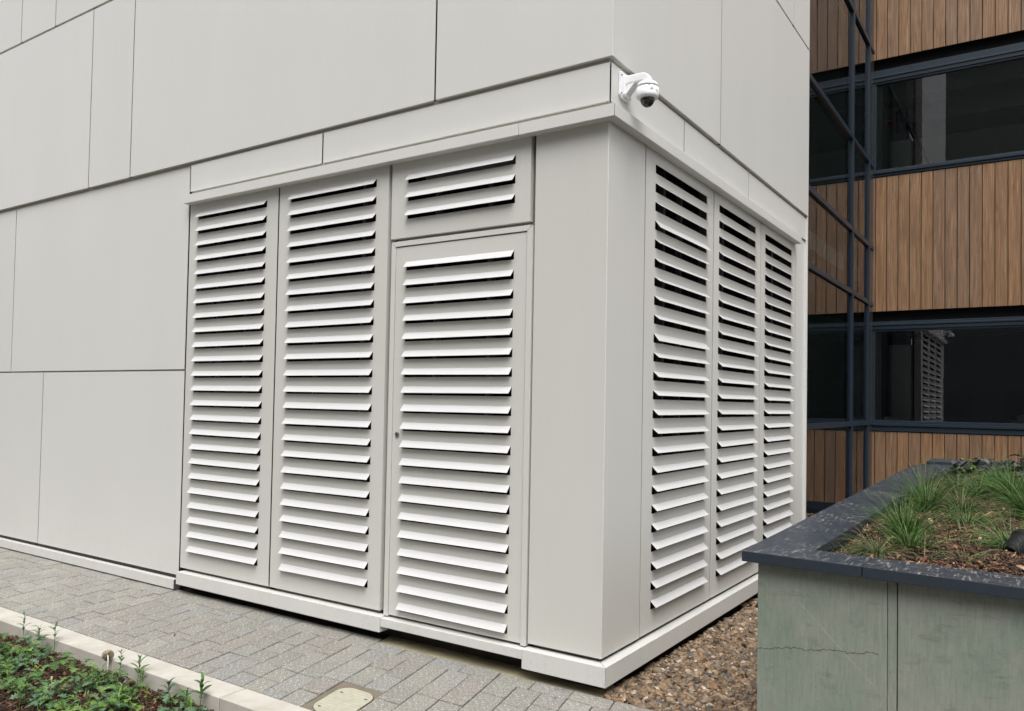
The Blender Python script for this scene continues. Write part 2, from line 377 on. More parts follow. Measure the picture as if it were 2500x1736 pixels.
# ------------------------------------------------------------------ ground
def sheet(name, x0, x1, y0, y1, z, mat):
    o = link(name, MB().add([(x0, y0, z), (x1, y0, z), (x1, y1, z), (x0, y1, z)], [(0, 1, 2, 3)]), mat); return struct(o)
sheet('ground', -150, 150, -150, 150, -.22, M_GROUND)
K = .24          # the joints across the path run slightly off square
path = struct(link('paved_path', MB().prism([(-9.5, -1.055), (1.0, -1.055), (1.0, -.034), (-1.60, -.034), (-1.66, .16), (-9.5, .16)], -.10, -.014), M_SAND))
struct(link('foundation_strip', MB().prism([(-1.592, -.031), (.03, -.031), (.03, .2), (-1.652, .2)], -.1, -.012), M_STRIP))
def paver(x0, x1, y1, y0):
    """x0, x1 at y=-.165; y1 is the edge near the wall"""
    g = .0036; dz = random.uniform(-.002, .0018); c = .0042
    xl = lambda y: x0+K*(-.165-y)+g; xr = lambda y: x1+K*(-.165-y)-g
    a, b = y0+g, y1-g
    p = [(xl(a), a), (xr(a), a), (xr(b), b), (xl(b), b)]
    q = [(xl(a+c)+c, a+c), (xr(a+c)-c, a+c), (xr(b-c)-c, b-c), (xl(b-c)+c, b-c)]
    j = lambda: random.uniform(-.0008, .0008)
    tx, ty = random.uniform(-.002, .002), random.uniform(-.002, .002)
    cx = sum(v[0] for v in p)/4; cy = sum(v[1] for v in p)/4
    h = lambda x, y, z: z+dz+tx*(x-cx)*4+ty*(y-cy)*4
    vs = [(x-cx, y-cy, -.06) for x, y in p]+[(x-cx+j(), y-cy+j(), h(x, y, -.003)) for x, y in p]+[(x-cx, y-cy, h(x, y, 0)) for x, y in q]
    fs = [(0, 1, 5, 4), (1, 2, 6, 5), (2, 3, 7, 6), (3, 0, 4, 7), (4, 5, 9, 8), (5, 6, 10, 9), (6, 7, 11, 10), (7, 4, 8, 11), (8, 9, 10, 11)]
    o = link('paver', MB().add(vs, fs), M_PAVER, path); o.location = (cx, cy, 0)
# lengthwise row against the wall
x = -1.309
while x > -8.2:
    L = .246
    paver(x-L, x, -.032 if x > -1.55 else .03, -.165)
    x -= L
x = -1.309
for L in (.249, .228, .242, .236, .241, .245, .24, .24): paver(x, x+L, -.032, -.165); x += L
cover = (-1.234, -.893)         # the access cover interrupts three columns
edges = [-1.209-.1545*i for i in range(1, 46)][::-1]+[-1.209, -1.06, -.901, -.741, -.588, -.425, -.269, -.115, .04, .195, .35, .505, .66]
fixed = {-1.209: [.172, .12], -1.06: [.338, .24], -.901: [.235, .165, .3], -.741: [.072, .333, .24], -.588: [.182, .3, .2], -1.3635: [.233, .16, .25], -1.518: [.19, .33, .2], -.425: [.25, .17]}
for x0, x1 in zip(edges[:-1], edges[1:]):
    y = -.165; lens = list(fixed.get(round(x0, 4), [])); first = True
    while y > -1.05:
        if lens: L = lens.pop(0)
        else: L = random.choice((.165, .165, .24, .24, .325))
        if first and not fixed.get(round(x0, 4)): L *= random.choice((.5, .7, 1))
        first = False
        ye = max(y-L, -1.055)
        if ye < -.99: ye = -1.055
        # skip / clip at the access cover surround (u 0-.341 along x at y=-.67)
        cx = x0+K*(-.165+.67); inside = (cx+.0775 > -1.234 and cx+.0775 < -.893+.001)
        if inside:
            if y <= -.669: y = ye; continue
            if ye < -.6: ye = -.669
        paver(x0, x1, y, ye); y = ye
    
# inspection cover
cv = empty('access_cover', (-1.09, -.86, 0))
tag(cv, 'cream plastic inspection cover with rounded corners set in brown mortar among the pavers', 'access cover')
def cvp(u, v): return (-1.234+u+K*v+1.09, -.67-v+.86)
link('mortar_surround', MB().prism([cvp(.002, .388), cvp(.339, .388), cvp(.339, .003), cvp(.002, .003)], -.06, -.002), M_SURR, cv)
def rrect(u0, u1, v0, v1, r, n=8):
    pts = []
    for (cu, cv_, a0) in ((u1-r, v1-r, 0), (u0+r, v1-r, 90), (u0+r, v0+r, 180), (u1-r, v0+r, 270)):
        for k in range(n+1):
            a = math.radians(a0+90*k/n); pts.append((cu+r*math.cos(a), cv_+r*math.sin(a)))
    return pts
def prism_uv(pts, z0, z1):
    p = [cvp(u, v) for u, v in pts]; return MB().prism(list(reversed(p)), z0, z1)
link('seating_ring', prism_uv(rrect(.040, .300, .050, .386, .085), -.02, .0005), M_SCREW, cv)
link('lid', prism_uv(rrect(.045, .295, .055, .385, .08), -.02, .0035), M_LID, cv, bev=.001)
for u, v in ((.088, .135), (.262, .135), (.088, .335), (.262, .335)):
    m = MB(); a, b_ = cvp(u, v)
    m.prism([(a+.011*math.cos(t)*(1+.25*math.sin(3*t)), b_+.006*math.sin(t)) for t in [i*math.pi/5 for i in range(10)]], .0015, .0045)
    link('key_hole', m, M_SCREW, cv)

kerb = struct(link('kerb', MB().box(-9.5, 1.0, -1.215, -1.065, -.2, -.03), M_SAND))
x = -9.487
while x < .9:
    o = link('kerb_stone', MB().box(0, .984, -.083, .083, -.16, 0), M_KERB, kerb, bev=.004)
    o.location = (x+.003, -1.144+random.uniform(-.0015, .0015), random.uniform(-.001, .002)); x += .99
struct(link('planting_bed', MB().box(-9, .9, -3.6, -1.228, -.3, -.085), M_SOIL))
struct(link('gravel_bed', MB().add([(.0, -.015, -.03), (1.0, -.015, -.03), (1.3, -.8, -.03), (9, -.8, -.03), (9, 8.5, -.03), (-.1, 8.5, -.03), (-.1, 4.3, -.03), (0, 4.3, -.03)], [tuple(range(8))]), M_SOIL))

# ------------------------------------------------------------------ numpy scatter of small solids
def icos():
    t = (1+5**.5)/2
    v = np.array([(-1, t, 0), (1, t, 0), (-1, -t, 0), (1, -t, 0), (0, -1, t), (0, 1, t), (0, -1, -t), (0, 1, -t), (t, 0, -1), (t, 0, 1), (-t, 0, -1), (-t, 0, 1)], float)
    f = [(0, 11, 5), (0, 5, 1), (0, 1, 7), (0, 7, 10), (0, 10, 11), (1, 5, 9), (5, 11, 4), (11, 10, 2), (10, 7, 6), (7, 1, 8), (3, 9, 4), (3, 4, 2), (3, 2, 6), (3, 6, 8), (3, 8, 9), (4, 9, 5), (2, 4, 11), (6, 2, 10), (8, 6, 7), (9, 8, 1)]
    v = [x/np.linalg.norm(x) for x in v]; cache = {}; nf = []
    def mid(a, b):
        k = (min(a, b), max(a, b))
        if k not in cache: m = v[a]+v[b]; v.append(m/np.linalg.norm(m)); cache[k] = len(v)-1
        return cache[k]
    for a, b, c in f:
        ab, bc, ca = mid(a, b), mid(b, c), mid(c, a); nf += [(a, ab, ca), (b, bc, ab), (c, ca, bc), (ab, bc, ca)]
    return np.array(v), np.array(nf)
def tri_mesh(name, V, Fc):
    me = bpy.data.meshes.new(name); nv = len(V); nf = len(Fc); k = Fc.shape[1]
    me.vertices.add(nv); me.vertices.foreach_set('co', V.astype(np.float32).ravel())
    me.loops.add(nf*k); me.loops.foreach_set('vertex_index', Fc.astype(np.int32).ravel())
    me.polygons.add(nf); me.polygons.foreach_set('loop_start', np.arange(0, nf*k, k, dtype=np.int32))
    me.polygons.foreach_set('loop_total', np.full(nf, k, dtype=np.int32)); me.update(calc_edges=True); me.validate(); return me
def rotmats(n, tilt):
    a = rng.uniform(0, 2*np.pi, n); b = rng.normal(0, tilt, n); c = rng.normal(0, tilt, n)
    ca, sa, cb, sb, cc, sc_ = np.cos(a), np.sin(a), np.cos(b), np.sin(b), np.cos(c), np.sin(c); o = np.zeros(n); i = np.ones(n)
    Rz = np.stack([ca, -sa, o, sa, ca, o, o, o, i], 1).reshape(n, 3, 3)
    Rx = np.stack([i, o, o, o, cb, -sb, o, sb, cb], 1).reshape(n, 3, 3)
    Ry = np.stack([cc, o, sc_, o, i, o, -sc_, o, cc], 1).reshape(n, 3, 3)
    return Rz @ Rx @ Ry
def scatter(name, base, P, S, tilt, mat, parent=None, jit=0, smooth=True):
    bv, bf = base; n = len(P)
    V = bv[None]*S[:, None, :]
    if jit: V = V*(1+rng.normal(0, jit, V.shape))
    V = np.einsum('nij,nkj->nki', rotmats(n, tilt), V)+P[:, None, :]
    Fc = (bf[None]+(np.arange(n)*len(bv))[:, None, None]).reshape(-1, bf.shape[1])
    me = tri_mesh(name, V.reshape(-1, 3), Fc)
    o = link(name, me, mat, parent, smooth=smooth); return stuff(o)
ICO = icos()
def inpoly(P, poly):
    x, y = P[:, 0], P[:, 1]; c = np.zeros(len(P), bool); n = len(poly)
    for i in range(n):
        x1, y1 = poly[i]; x2, y2 = poly[(i+1) % n]
        t = ((y1 > y) != (y2 > y)) & (x < (x2-x1)*(y-y1)/(y2-y1+1e-12)+x1); c ^= t
    return c
def pts(n, x0, x1, y0, y1, poly=None):
    P = np.stack([rng.uniform(x0, x1, n), rng.uniform(y0, y1, n)], 1)
    if poly: P = P[inpoly(P, poly)]
    return P
gp = [(0.0, -.012), (.07, -.03), (1.3, -.05), (1.12, 2.4), (.04, 2.4)]
# spill of small stones over the paver edge and under the plinth
P = pts(15500, -.05, 1.3, -.05, 2.4, gp)
n = len(P); s = np.exp(rng.normal(math.log(.0132), .33, n)).clip(.006, .025)
S = np.stack([s*rng.uniform(1.0, 1.45, n), s*rng.uniform(.75, 1.1, n), s*rng.uniform(.5, .8, n)], 1)
Z = -.016+rng.uniform(-.008, .010, n)+.004*np.sin(P[:, 0]*9)+.004*np.cos(P[:, 1]*7)
scatter('gravel', ICO, np.column_stack([P, Z]), S, .35, M_PEB, jit=.09)
P = pts(2600, -.05, 1.0, 2.4, 8.4); n = len(P)
S = np.stack([rng.uniform(.015, .03, n) for _ in range(2)]+[rng.uniform(.01, .016, n)], 1)
scatter('gravel', ICO, np.column_stack([P, np.full(n, -.012)]), S, .35, M_PEB, jit=.09)

CH_V = np.array([(-1, -.8, -.5), (.8, -1, -.5), (1, .7, -.5), (-.75, 1, -.5), (-.9, -.7, .5), (.95, -.75, .5), (.75, .85, .5), (-.8, .8, .5)], float)
CH_F = np.array([(0, 3, 2, 1), (4, 5, 6, 7), (0, 1, 5, 4), (1, 2, 6, 5), (2, 3, 7, 6), (3, 0, 4, 7)])
def chips(name, P, Z, lo=.005, hi=.019, tilt=.4):
    n = len(P); L = rng.uniform(lo, hi, n)*np.exp(rng.normal(0, .25, n))
    S = np.stack([L, L*rng.uniform(.10, .34, n), L*rng.uniform(.06, .16, n)+.0008], 1)
    return scatter(name, (CH_V, CH_F), np.column_stack([P, Z]), S, tilt, M_CHIP, jit=.12, smooth=False)
bedpoly = [(-4.6, -1.23), (-1.2, -1.23), (-1.2, -1.6), (-2.1, -2.3), (-3.2, -2.6), (-4.6, -2.0)]
P = pts(34000, -4.6, -1.2, -2.6, -1.235, bedpoly); n = len(P)
chips('bark_mulch', P, -.078+rng.uniform(-.006, .016, n)+.008*np.sin(P[:, 0]*11+P[:, 1]*7))
P = pts(1800, -7.5, -4.6, -1.9, -1.235); n = len(P)
chips('bark_mulch', P, -.075+rng.uniform(-.006, .012, n), .012, .03)

# ------------------------------------------------------------------ building with pale panels
bld = empty('panelled_building', (0, 0, 0))
tag(bld, 'pale grey building clad in large flat metal panels above and left of the louvres', 'building')
def panel(T, u0, u1, z0, z1, off, name='cladding_panel', mat=M_CLAD, parent=bld, g=.0068, th=.018, bev=.0025):
    m = wallbox(T, u0+g, u1-g, off-.004, off, z0, z1)
    wallbox(T, u0+g+.02, u1-g-.02, off-th, off-.0045, z0, z0+.003, m); wallbox(T, u0+g+.02, u1-g-.02, off-th, off-.0045, z1-.003, z1, m)
    return link(name, m, mat, parent)
for u0, u1 in ((-12, -9.2), (-9.2, -6.03), (-6.03, -3.773)): panel(TA, u0, u1, .122, 1.754, 0)
for u0, u1 in ((-12, -9.6), (-9.6, -6.684), (-6.684, -3.775)): panel(TA, u0, u1, 1.768, 3.411, 0)
for u0, u1 in ((-3.758, -2.229), (-2.229, .012)): panel(TA, u0, u1, 3.198, 3.411, .012, g=.0075)
for u0, u1 in ((-.006, 1.05), (1.05, 2.41), (2.41, 4.262)): panel(TB, u0, u1, 3.198, 3.411, .012, g=.0075)
for u0, u1 in ((-12, -8.1), (-8.1, -5.28), (-5.28, -4.606), (-4.606, -1.21)): panel(TA, u0, u1, 3.436, 5.082, .028, th=.055)
m = MB()
for a_, b_, z0, z1 in ((.024, .028, 3.436, 5.082), (-.027, .0235, 3.436, 3.439), (-.027, .0235, 5.079, 5.082)):
    c_ = .028 if z1-z0 > 1 else .0235
    wallbox(TA, -1.203, c_, a_, b_, z0, z1, m); wallbox(TB, -.024 if z1-z0 > 1 else .0275, 1.693, a_, b_, z0, z1, m)
link('corner_panel', m, M_CLAD, bld, bev=.002)
panel(TB, 1.70, 4.266, 3.436, 5.082, .028, th=.055)
for u0, u1 in ((-12, -8.9), (-8.9, -6.656), (-6.656, -5.976), (-5.976, -3.1), (-3.1, .028)): panel(TA, u0, u1, 5.106, 7.6, .028, th=.055)
for u0, u1 in ((-.006, 3.676), (3.676, 4.266)): panel(TB, u0, u1, 5.106, 7.6, .028, th=.055)
M_FILL = simple('joint_filler', (.44, .41, .36), .7)
for z0, z1, a in ((3.405, 3.442, -.002), (5.076, 5.112, .010), (1.748, 1.774, -.022), (3.150, 3.204, -.004), (7.596, 7.624, .010)):
    link('joint_strip', wallbox(TA, -12 if z0 < 3.1 or z0 > 3.2 else -3.75, a if z0 > 2 else -3.80, a-.030, a, z0, z1), M_FILL, bld)
    if z0 > 2: link('joint_strip', wallbox(TB, -a+.03, 4.22, a-.030, a, z0, z1), M_FILL, bld)
panel(TB, 3.915, 4.266, .122, 3.18, .0)
for u0, u1 in ((-12, -6.5), (-6.5, -.9), (-.9, .028)): panel(TA, u0, u1, 7.62, 10.2, .028)
for u0, u1 in ((-.006, 2.2), (2.2, 4.266)): panel(TB, u0, u1, 7.62, 10.2, .028)
# backing behind the joints, returns and the core of the building
link('backing_wall', wallbox(TA, -12, -3.80, -.30, -.060, .03, 3.43), M_JOINT, bld)
m = wallbox(TA, -12, -.06, -.30, -.060, 3.17, 10.2); link('backing_wall', m, M_JOINT, bld)
link('backing_wall', wallbox(TB, .06, 4.23, -.30, -.060, 3.17, 10.2), M_JOINT, bld)
link('backing_wall', wallbox(TB, 3.86, 4.23, -.2, -.024, 0, 3.17), M_JOINT, bld)
link('end_return', MB().box(-.12, .026, 4.24, 4.264, 0, 10.2), M_CLAD, bld)
link('roof', MB().box(-12, .05, -.05, 4.3, 10.2, 10.35), M_CLAD, bld)
link('wall_plinth', wallbox(TA, -12, -3.80, -.02, .028, .012, .089), M_CLAD, bld, bev=.002)
link('plinth_end_cap', wallbox(TA, -3.803, -3.798, -.03, .026, .008, .087), M_STUD, bld)

# ------------------------------------------------------------------ louvred enclosure
enc = empty('louvred_enclosure', (-1.0, 1.0, 0))
tag(enc, 'pale metal louvred plant enclosure standing at the building corner below the camera', 'plant enclosure')
def E_(o): o.location = (1.0, -1.0, 0); return o
def slotted(T, u0, u1, z0, z1, s0, s1, tops, h, mat=M_LOUV):
    """sheet panel with real slots and folded edges"""
    m = MB(); th = .004
    us = [u0, s0, s1, u1]; zs = [z0]
    for t in sorted(tops): zs += [t-h, t]
    zs.append(z1)
    nu, nz = len(us), len(zs)
    hole = lambda i, j: i == 1 and j % 2 == 1
    idx = {}
    for lay, d in enumerate((0, th)):
        for j in range(nz):
            for i in range(nu):
                idx[(lay, i, j)] = len(m.v); m.v.append((us[i], d, zs[j]))
    solid = lambda i, j: 0 <= i < nu-1 and 0 <= j < nz-1 and not hole(i, j)
    for j in range(nz-1):
        for i in range(nu-1):
            if hole(i, j): continue
            a, b, c, d_ = [(i, j), (i+1, j), (i+1, j+1), (i, j+1)]
            m.f.append(tuple(idx[(0, *q)] for q in (a, b, c, d_)))
            m.f.append(tuple(idx[(1, *q)] for q in (d_, c, b, a)))
            for (p, q, ni, nj) in ((a, b, i, j-1), (b, c, i+1, j), (c, d_, i, j+1), (d_, a, i-1, j)):
                if not solid(ni, nj): m.f.append((idx[(0, *q)], idx[(0, *p)], idx[(1, *p)], idx[(1, *q)]))
    sides = [(u0, u0+.003, z0, z1), (u1-.003, u1, z0, z1), (u0+.004, u1-.004, z0, z0+.003)]
    if T is TB: sides.pop(0)
    elif u0 < -3: sides.pop(1)
    for (a, b, c, d_) in sides:
        m.box(a, b, th+.0003, .034, c, d_)
    if T is TB: m.v = [(-y, x, z) for x, y, z in m.v]
    return m
def slat(T, s0, s1, top, parent, d=.0385, e=.0405):
    # one shared-size slat folded out of the sheet along its top edge
    ang = random.uniform(-.0018, .0018); m = MB(); t = .0022; L = s1-s0
    n = Vector((0, -e, d)).normalized()*t
    yv = -.0015
    A = [(0, yv, 0), (L, yv, 0), (L, yv-d, -e+ang), (0, yv-d, -e-ang)]
    B = [(x, y-n.y, z-n.z) for x, y, z in A]
    m.add(A+B, [(0, 3, 2, 1), (4, 5, 6, 7), (0, 1, 5, 4), (1, 2, 6, 5), (2, 3, 7, 6), (3, 0, 4, 7)])
    if T is TB:
        m.v = [(-y, x, z) for x, y, z in m.v]; loc = (0, s0, top)
    else: loc = (s0, 0, top)
    o = link('slat', m, M_SLAT, parent); o.location = loc; return o
PIT = (3.0181-.3715)/23; TOPS = [3.0181-PIT*i for i in range(24)]; H = .0555
Z0, Z1 = .187, 3.105
def louvre(T, u0, u1, s0, s1, tops, z0=Z0, z1=Z1, name='louvre_panel', odd=()):
    p = E_(link(name, slotted(T, u0, u1, z0, z1, s0, s1, tops, H), M_LOUV, enc))
    for i, t in enumerate(tops):
        d, e = (.0325, .0400) if T is TA else (.0370, .0275+.0085*i/23)
        if i in odd: d, e = .036, .047
        slat(T, s0+.001, s1-.001, t, p, d+random.uniform(-.001, .001), e+random.uniform(-.0015, .0015))
    return p
louvre(TA, -3.760, -2.696, -3.6525, -2.8206, TOPS)
louvre(TA, -2.680, -1.606, -2.5591, -1.716, TOPS)
over_top = [3.0032-.1155*i for i in range(3)]
louvre(TA, -1.578, -.501, -1.4408, -.6077, over_top, 2.598, Z1)
louvre(TB, .489, 1.649, .6302, 1.5156, TOPS, odd=(3, 9))
louvre(TB, 1.664, 2.785, 1.7722, 2.6414, TOPS)
louvre(TB, 2.798, 3.909, 2.9196, 3.7553, TOPS)
# door leaf
DT = [2.439-.11436*i for i in range(20)]
door = louvre(TA, -1.527, -.519, -1.4408, -.6077, DT, .176, 2.536, 'door')
for m in (MB().add([(-1.566, -.006, .166), (-1.531, -.006, .166), (-1.531, -.006, 2.541), (-1.566, -.006, 2.572), (-1.566, .03, .166), (-1.531, .03, .166), (-1.531, .03, 2.541), (-1.566, .03, 2.572)], [(0, 1, 2, 3), (7, 6, 5, 4), (0, 4, 5, 1), (1, 5, 6, 2), (2, 6, 7, 3), (3, 7, 4, 0)]),
          MB().add([(-1.564, -.006, 2.575), (-1.529, -.006, 2.543), (-.516, -.006, 2.543), (-.481, -.006, 2.575), (-1.564, .03, 2.575), (-1.529, .03, 2.543), (-.516, .03, 2.543), (-.481, .03, 2.575)], [(0, 1, 2, 3), (7, 6, 5, 4), (0, 4, 5, 1), (1, 5, 6, 2), (2, 6, 7, 3), (3, 7, 4, 0)]),
          MB().add([(-.515, -.006, .166), (-.479, -.006, .166), (-.479, -.006, 2.572), (-.515, -.006, 2.541), (-.515, .03, .166), (-.479, .03, .166), (-.479, .03, 2.572), (-.515, .03, 2.541)], [(0, 1, 2, 3), (7, 6, 5, 4), (0, 4, 5, 1), (1, 5, 6, 2), (2, 6, 7, 3), (3, 7, 4, 0)])):
    link('door_frame', m, M_LOUV, door, bev=.001)
lk = MB().lathe([(.0165, 0), (.0165, .004), (.0135, .0055), (.0045, .0055)], 0, 0, 20)
lk.v = [(-1.484+x, -.004-z, 1.33+y) for x, y, z in lk.v]; link('lock', lk, M_STEEL, door)
link('keyhole', MB().box(-1.4855, -1.4825, -.0115, -.009, 1.324, 1.337), M_SCREW, door)
RC = .0045
def corner_pts(o):
    p = [(-.4667, -o)]
    for k in range(9):
        a = math.radians(-90+90*k/8); rr = RC+o; p.append((-RC+rr*math.cos(a), RC+rr*math.sin(a)))
    return p+[(o, .4769)]
outer = corner_pts(0); inner = [(-.4667, .006), (-.026, .006), (-.006, .026), (-.006, .4769)]
cpn = MB().prism(outer+inner[::-1], Z0-.002, Z1)
cp_ = E_(link('corner_panel', cpn, M_LOUV, enc))
cpn_side = MB(); wallbox(TA, -.4667, -.4637, -.034, -.0065, Z0, Z1, cpn_side); wallbox(TB, .4739, .4769, -.034, -.0065, Z0, Z1, cpn_side)
link('folded_edge', cpn_side, M_LOUV, cp_)
# coping, mitred at the corner
def pr(pts_, z0, z1, name, mat=M_CLAD, bev=.002): return E_(link(name, MB().prism(pts_, z0, z1), mat, enc, bev=bev))
pr([(-3.762, -.066), (-.550, -.066), (-.550, -.001), (-3.762, -.001)], 3.090, 3.158, 'coping')
pr([(-.546, -.066), (.064, -.066), (.001, -.003), (.001, -.001), (-.546, -.001)], 3.090, 3.158, 'coping')
pr([(.0665, -.0635), (.0665, .623), (.0015, .623), (.0015, -.001)], 3.090, 3.158, 'coping')
pr([(.0665, .627), (.0665, 3.86), (.0015, 3.86), (.0015, .627)], 3.090, 3.158, 'coping')
# plinth trims
pr([(-3.735, -.05), (-1.559, -.05), (-1.559, .03), (-3.735, .03)], .066, .163, 'plinth_trim')
pr([(-1.555, -.046), (-.476, -.046), (-.476, .03), (-1.555, .03)], .104, .158, 'plinth_trim')
pr([(-.473, -.052), (.051, -.052), (-.02, .02), (-.02, .03), (-.473, .03)], .055, .163, 'plinth_trim')
pr([(.053, -.0505), (.053, 3.9), (-.02, 3.9), (-.02, .0235)], .055, .163, 'plinth_trim')
link('base_strip', wallbox(TA, -12, -3.79, -.05, -.024, .03, .16), M_JOINT, bld)
# posts behind the joints, dark lining
for u in (-3.772, -2.688, -1.590, -.484): E_(link('post', wallbox(TA, u-.035, u+.035, -.10, -.037, .1, 3.12), M_STUD2, enc))
for u in (.484, 1.656, 2.792, 3.90): E_(link('post', wallbox(TB, u-.035, u+.035, -.10, -.037, .1, 3.12), M_STUD2, enc))
E_(link('lintel', wallbox(TA, -1.55, -.52, -.10, -.037, 2.535, 2.62), M_RAIL, enc))
E_(link('floor_rail', wallbox(TA, -3.80, -.03, -.10, -.037, .12, .23), M_RAIL, enc))
E_(link('floor_rail', wallbox(TB, .12, 3.88, -.10, -.037, .12, .23), M_RAIL, enc))
E_(link('foundation', wallbox(TA, -3.80, -.09, -.35, -.14, -.1, .12), M_FOUND, enc))
E_(link('foundation', wallbox(TB, .10, 3.9, -.30, -.05, -.1, .12), M_FOUND, enc))
for u, wd, dp in ((-3.52, .012, .10), (-3.22, .03, .14), (-2.95, .012, .12), (-2.42, .012, .12), (-1.93, .035, .11), (-1.30, .03, .13), (-.86, .035, .11)):
    E_(link('stud', wallbox(TA, u-wd/2, u+wd/2, -dp-.04, -dp, .25, 3.1), M_STUD, enc))
for u, wd in ((1.05, .04), (1.35, .02), (2.2, .04), (3.3, .04)):
    E_(link('stud', wallbox(TB, u-wd/2, u+wd/2, -.16, -.12, .25, 3.1), M_STUD, enc))
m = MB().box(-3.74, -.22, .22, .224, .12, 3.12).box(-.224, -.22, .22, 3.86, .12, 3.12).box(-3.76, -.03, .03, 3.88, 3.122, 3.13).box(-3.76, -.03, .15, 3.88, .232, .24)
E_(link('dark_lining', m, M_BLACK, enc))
for (T, u0, u1, z0, z1) in ((TA, -3.56, -2.83, 2.085, 2.13), (TA, -2.47, -1.73, 2.085, 2.13), (TA, -3.1, -2.83, .84, .885), (TA, -2.3, -1.73, .80, .84), (TA, -1.33, -.62, 2.965, 2.985)):
    E_(link('cross_rail', wallbox(T, u0, u1, -.075, -.04, z0, z1), M_LOUV if z0 < 2.9 else M_STUD, enc))

# ------------------------------------------------------------------ security camera
sc_ = empty('security_camera', (.012, .145, 3.32))
tag(sc_, 'white dome security camera on an angled wall bracket under the upper panels at the corner', 'security camera')
def S_(o): o.location = (-.012, -.145, -3.32); return o
plate = [(.080, 3.262), (.080, 3.386), (.088, 3.392), (.202, 3.392), (.210, 3.386), (.210, 3.262), (.192, 3.246), (.098, 3.246)]
def yzprism(pts_, x0, x1):
    m = MB().prism(pts_, x0, x1); m.v = [(c, a, b) for a, b, c in m.v]; return m
S_(link('mounting_plate', yzprism(plate[::-1], .0125, .027), M_WHITE, sc_, bev=.003))
S_(link('bracket_base', yzprism([(.108, 3.268), (.118, 3.256), (.172, 3.256), (.182, 3.268), (.182, 3.372), (.108, 3.372)], .0265, .040), M_WHITE, sc_, bev=.004))
# arm: a tapering hollow beam swept out and turned down
m = MB(); arm = []
prof = [(.027, 3.344, .036, .029), (.050, 3.3475, .032, .026), (.085, 3.350, .028, .0235), (.125, 3.352, .026, .0225), (.143, 3.350, .0255, .022), (.1545, 3.342, .025, .022), (.160, 3.328, .025, .022), (.161, 3.312, .025, .022)]
def sweep(m, P_, seg=24):
    o = len(m.v); dirs = []
    for i in range(len(P_)):
        a = P_[max(i-1, 0)]; b = P_[min(i+1, len(P_)-1)]; d = Vector((b[0]-a[0], 0, b[1]-a[1])).normalized(); dirs.append(d)
    for (x_, z_, wy, wz), d in zip(P_, dirs):
        nrm = Vector((-d.z, 0, d.x))
        for k in range(seg):
            an = 2*math.pi*k/seg; cx, cz = math.cos(an), math.sin(an)
            sx = math.copysign(abs(cx)**.28, cx)*wy; sz = math.copysign(abs(cz)**.28, cz)*wz
            q = Vector((x_, .145+sx, z_))+nrm*sz; m.v.append(tuple(q))
    for i in range(len(P_)-1):
        for k in range(seg):
            k2 = (k+1) % seg; m.f.append((o+i*seg+k, o+i*seg+k2, o+(i+1)*seg+k2, o+(i+1)*seg+k))
    m.f.append(tuple(o+k for k in range(seg))); e = o+(len(P_)-1)*seg; m.f.append(tuple(e+k for k in reversed(range(seg))))
sweep(m, prof)
S_(link('arm', m, M_WHITE, sc_))
S_(link('gusset', MB().add([(.036, .116, 3.262), (.036, .174, 3.262), (.036, .174, 3.335), (.036, .116, 3.335), (.098, .120, 3.335), (.098, .170, 3.335)], [(0, 1, 2, 3), (0, 4, 5, 1), (0, 3, 4), (1, 5, 2), (3, 2, 5, 4)]), M_WHITE, sc_))
DX, DY = .160, .142
S_(link('cap', MB().lathe([(.022, 3.322), (.034, 3.320), (.052, 3.311), (.059, 3.300), (.0605, 3.2875)][::-1], DX, DY, 40), M_WHITE, sc_, smooth=True))
S_(link('seam', MB().lathe([(.0595, 3.2835), (.0595, 3.2885)], DX, DY, 40), M_SCREW, sc_))
hou = S_(link('housing', MB().lathe([(.043, 3.226), (.052, 3.2265), (.059, 3.231), (.0615, 3.240), (.0615, 3.284)], DX, DY, 40), M_WHITE, sc_, smooth=True))
m = MB().lathe([(.040*math.cos(a), 3.228-.048*math.sin(a)) for a in [math.radians(x) for x in (85, 72, 58, 44, 30, 15, 0)]], DX, DY, 32)
S_(link('dome', m, M_DOME, sc_, smooth=True))
for y_, z_ in ((.092, 3.372), (.092, 3.272), (.199, 3.372), (.199, 3.272)):
    m = MB().lathe([(.0045, 0), (.0045, .003), (.002, .004)], 0, 0, 8); m.v = [(.0265+c, y_+a, z_+b) for a, b, c in m.v]
    S_(link('screw', m, M_SCREW, sc_))
def onhouse(a0, a1, z0, z1, mat, name, r=.0617):
    m = MB(); n_ = 8; vs = []
    for i in range(n_+1):
        a = math.radians(a0+(a1-a0)*i/n_); vs += [(DX+r*math.cos(a), DY+r*math.sin(a), z0), (DX+r*math.cos(a), DY+r*math.sin(a), z1), (DX+(r+.0004)*math.cos(a), DY+(r+.0004)*math.sin(a), z0), (DX+(r+.0004)*math.cos(a), DY+(r+.0004)*math.sin(a), z1)]
    fs = []
    for i in range(n_): k = 4*i; fs += [(k+2, k+6, k+7, k+3), (k, k+1, k+5, k+4), (k+1, k+3, k+7, k+5), (k, k+4, k+6, k+2)]
    m.add(vs, fs); o = link(name, m, mat, hou); return o
onhouse(-61, -56, 3.2775, 3.2835, M_SCREW, 'notch')
for k, (a0, a1, z0, z1) in enumerate(((-52, -38, 3.266, 3.2685), (-52, -35, 3.2595, 3.2625), (-52, -42, 3.255, 3.2565), (-33, -20, 3.266, 3.267), (-30, -24, 3.258, 3.2595), (-18, -14, 3.255, 3.262), (-10, -6, 3.25, 3.262))):
    onhouse(a0, a1, z0, z1, M_STUD, 'printed_label')
lb = onhouse(-80, -75, 3.2285, 3.2325, M_SCREW, 'label_screw', .0585)

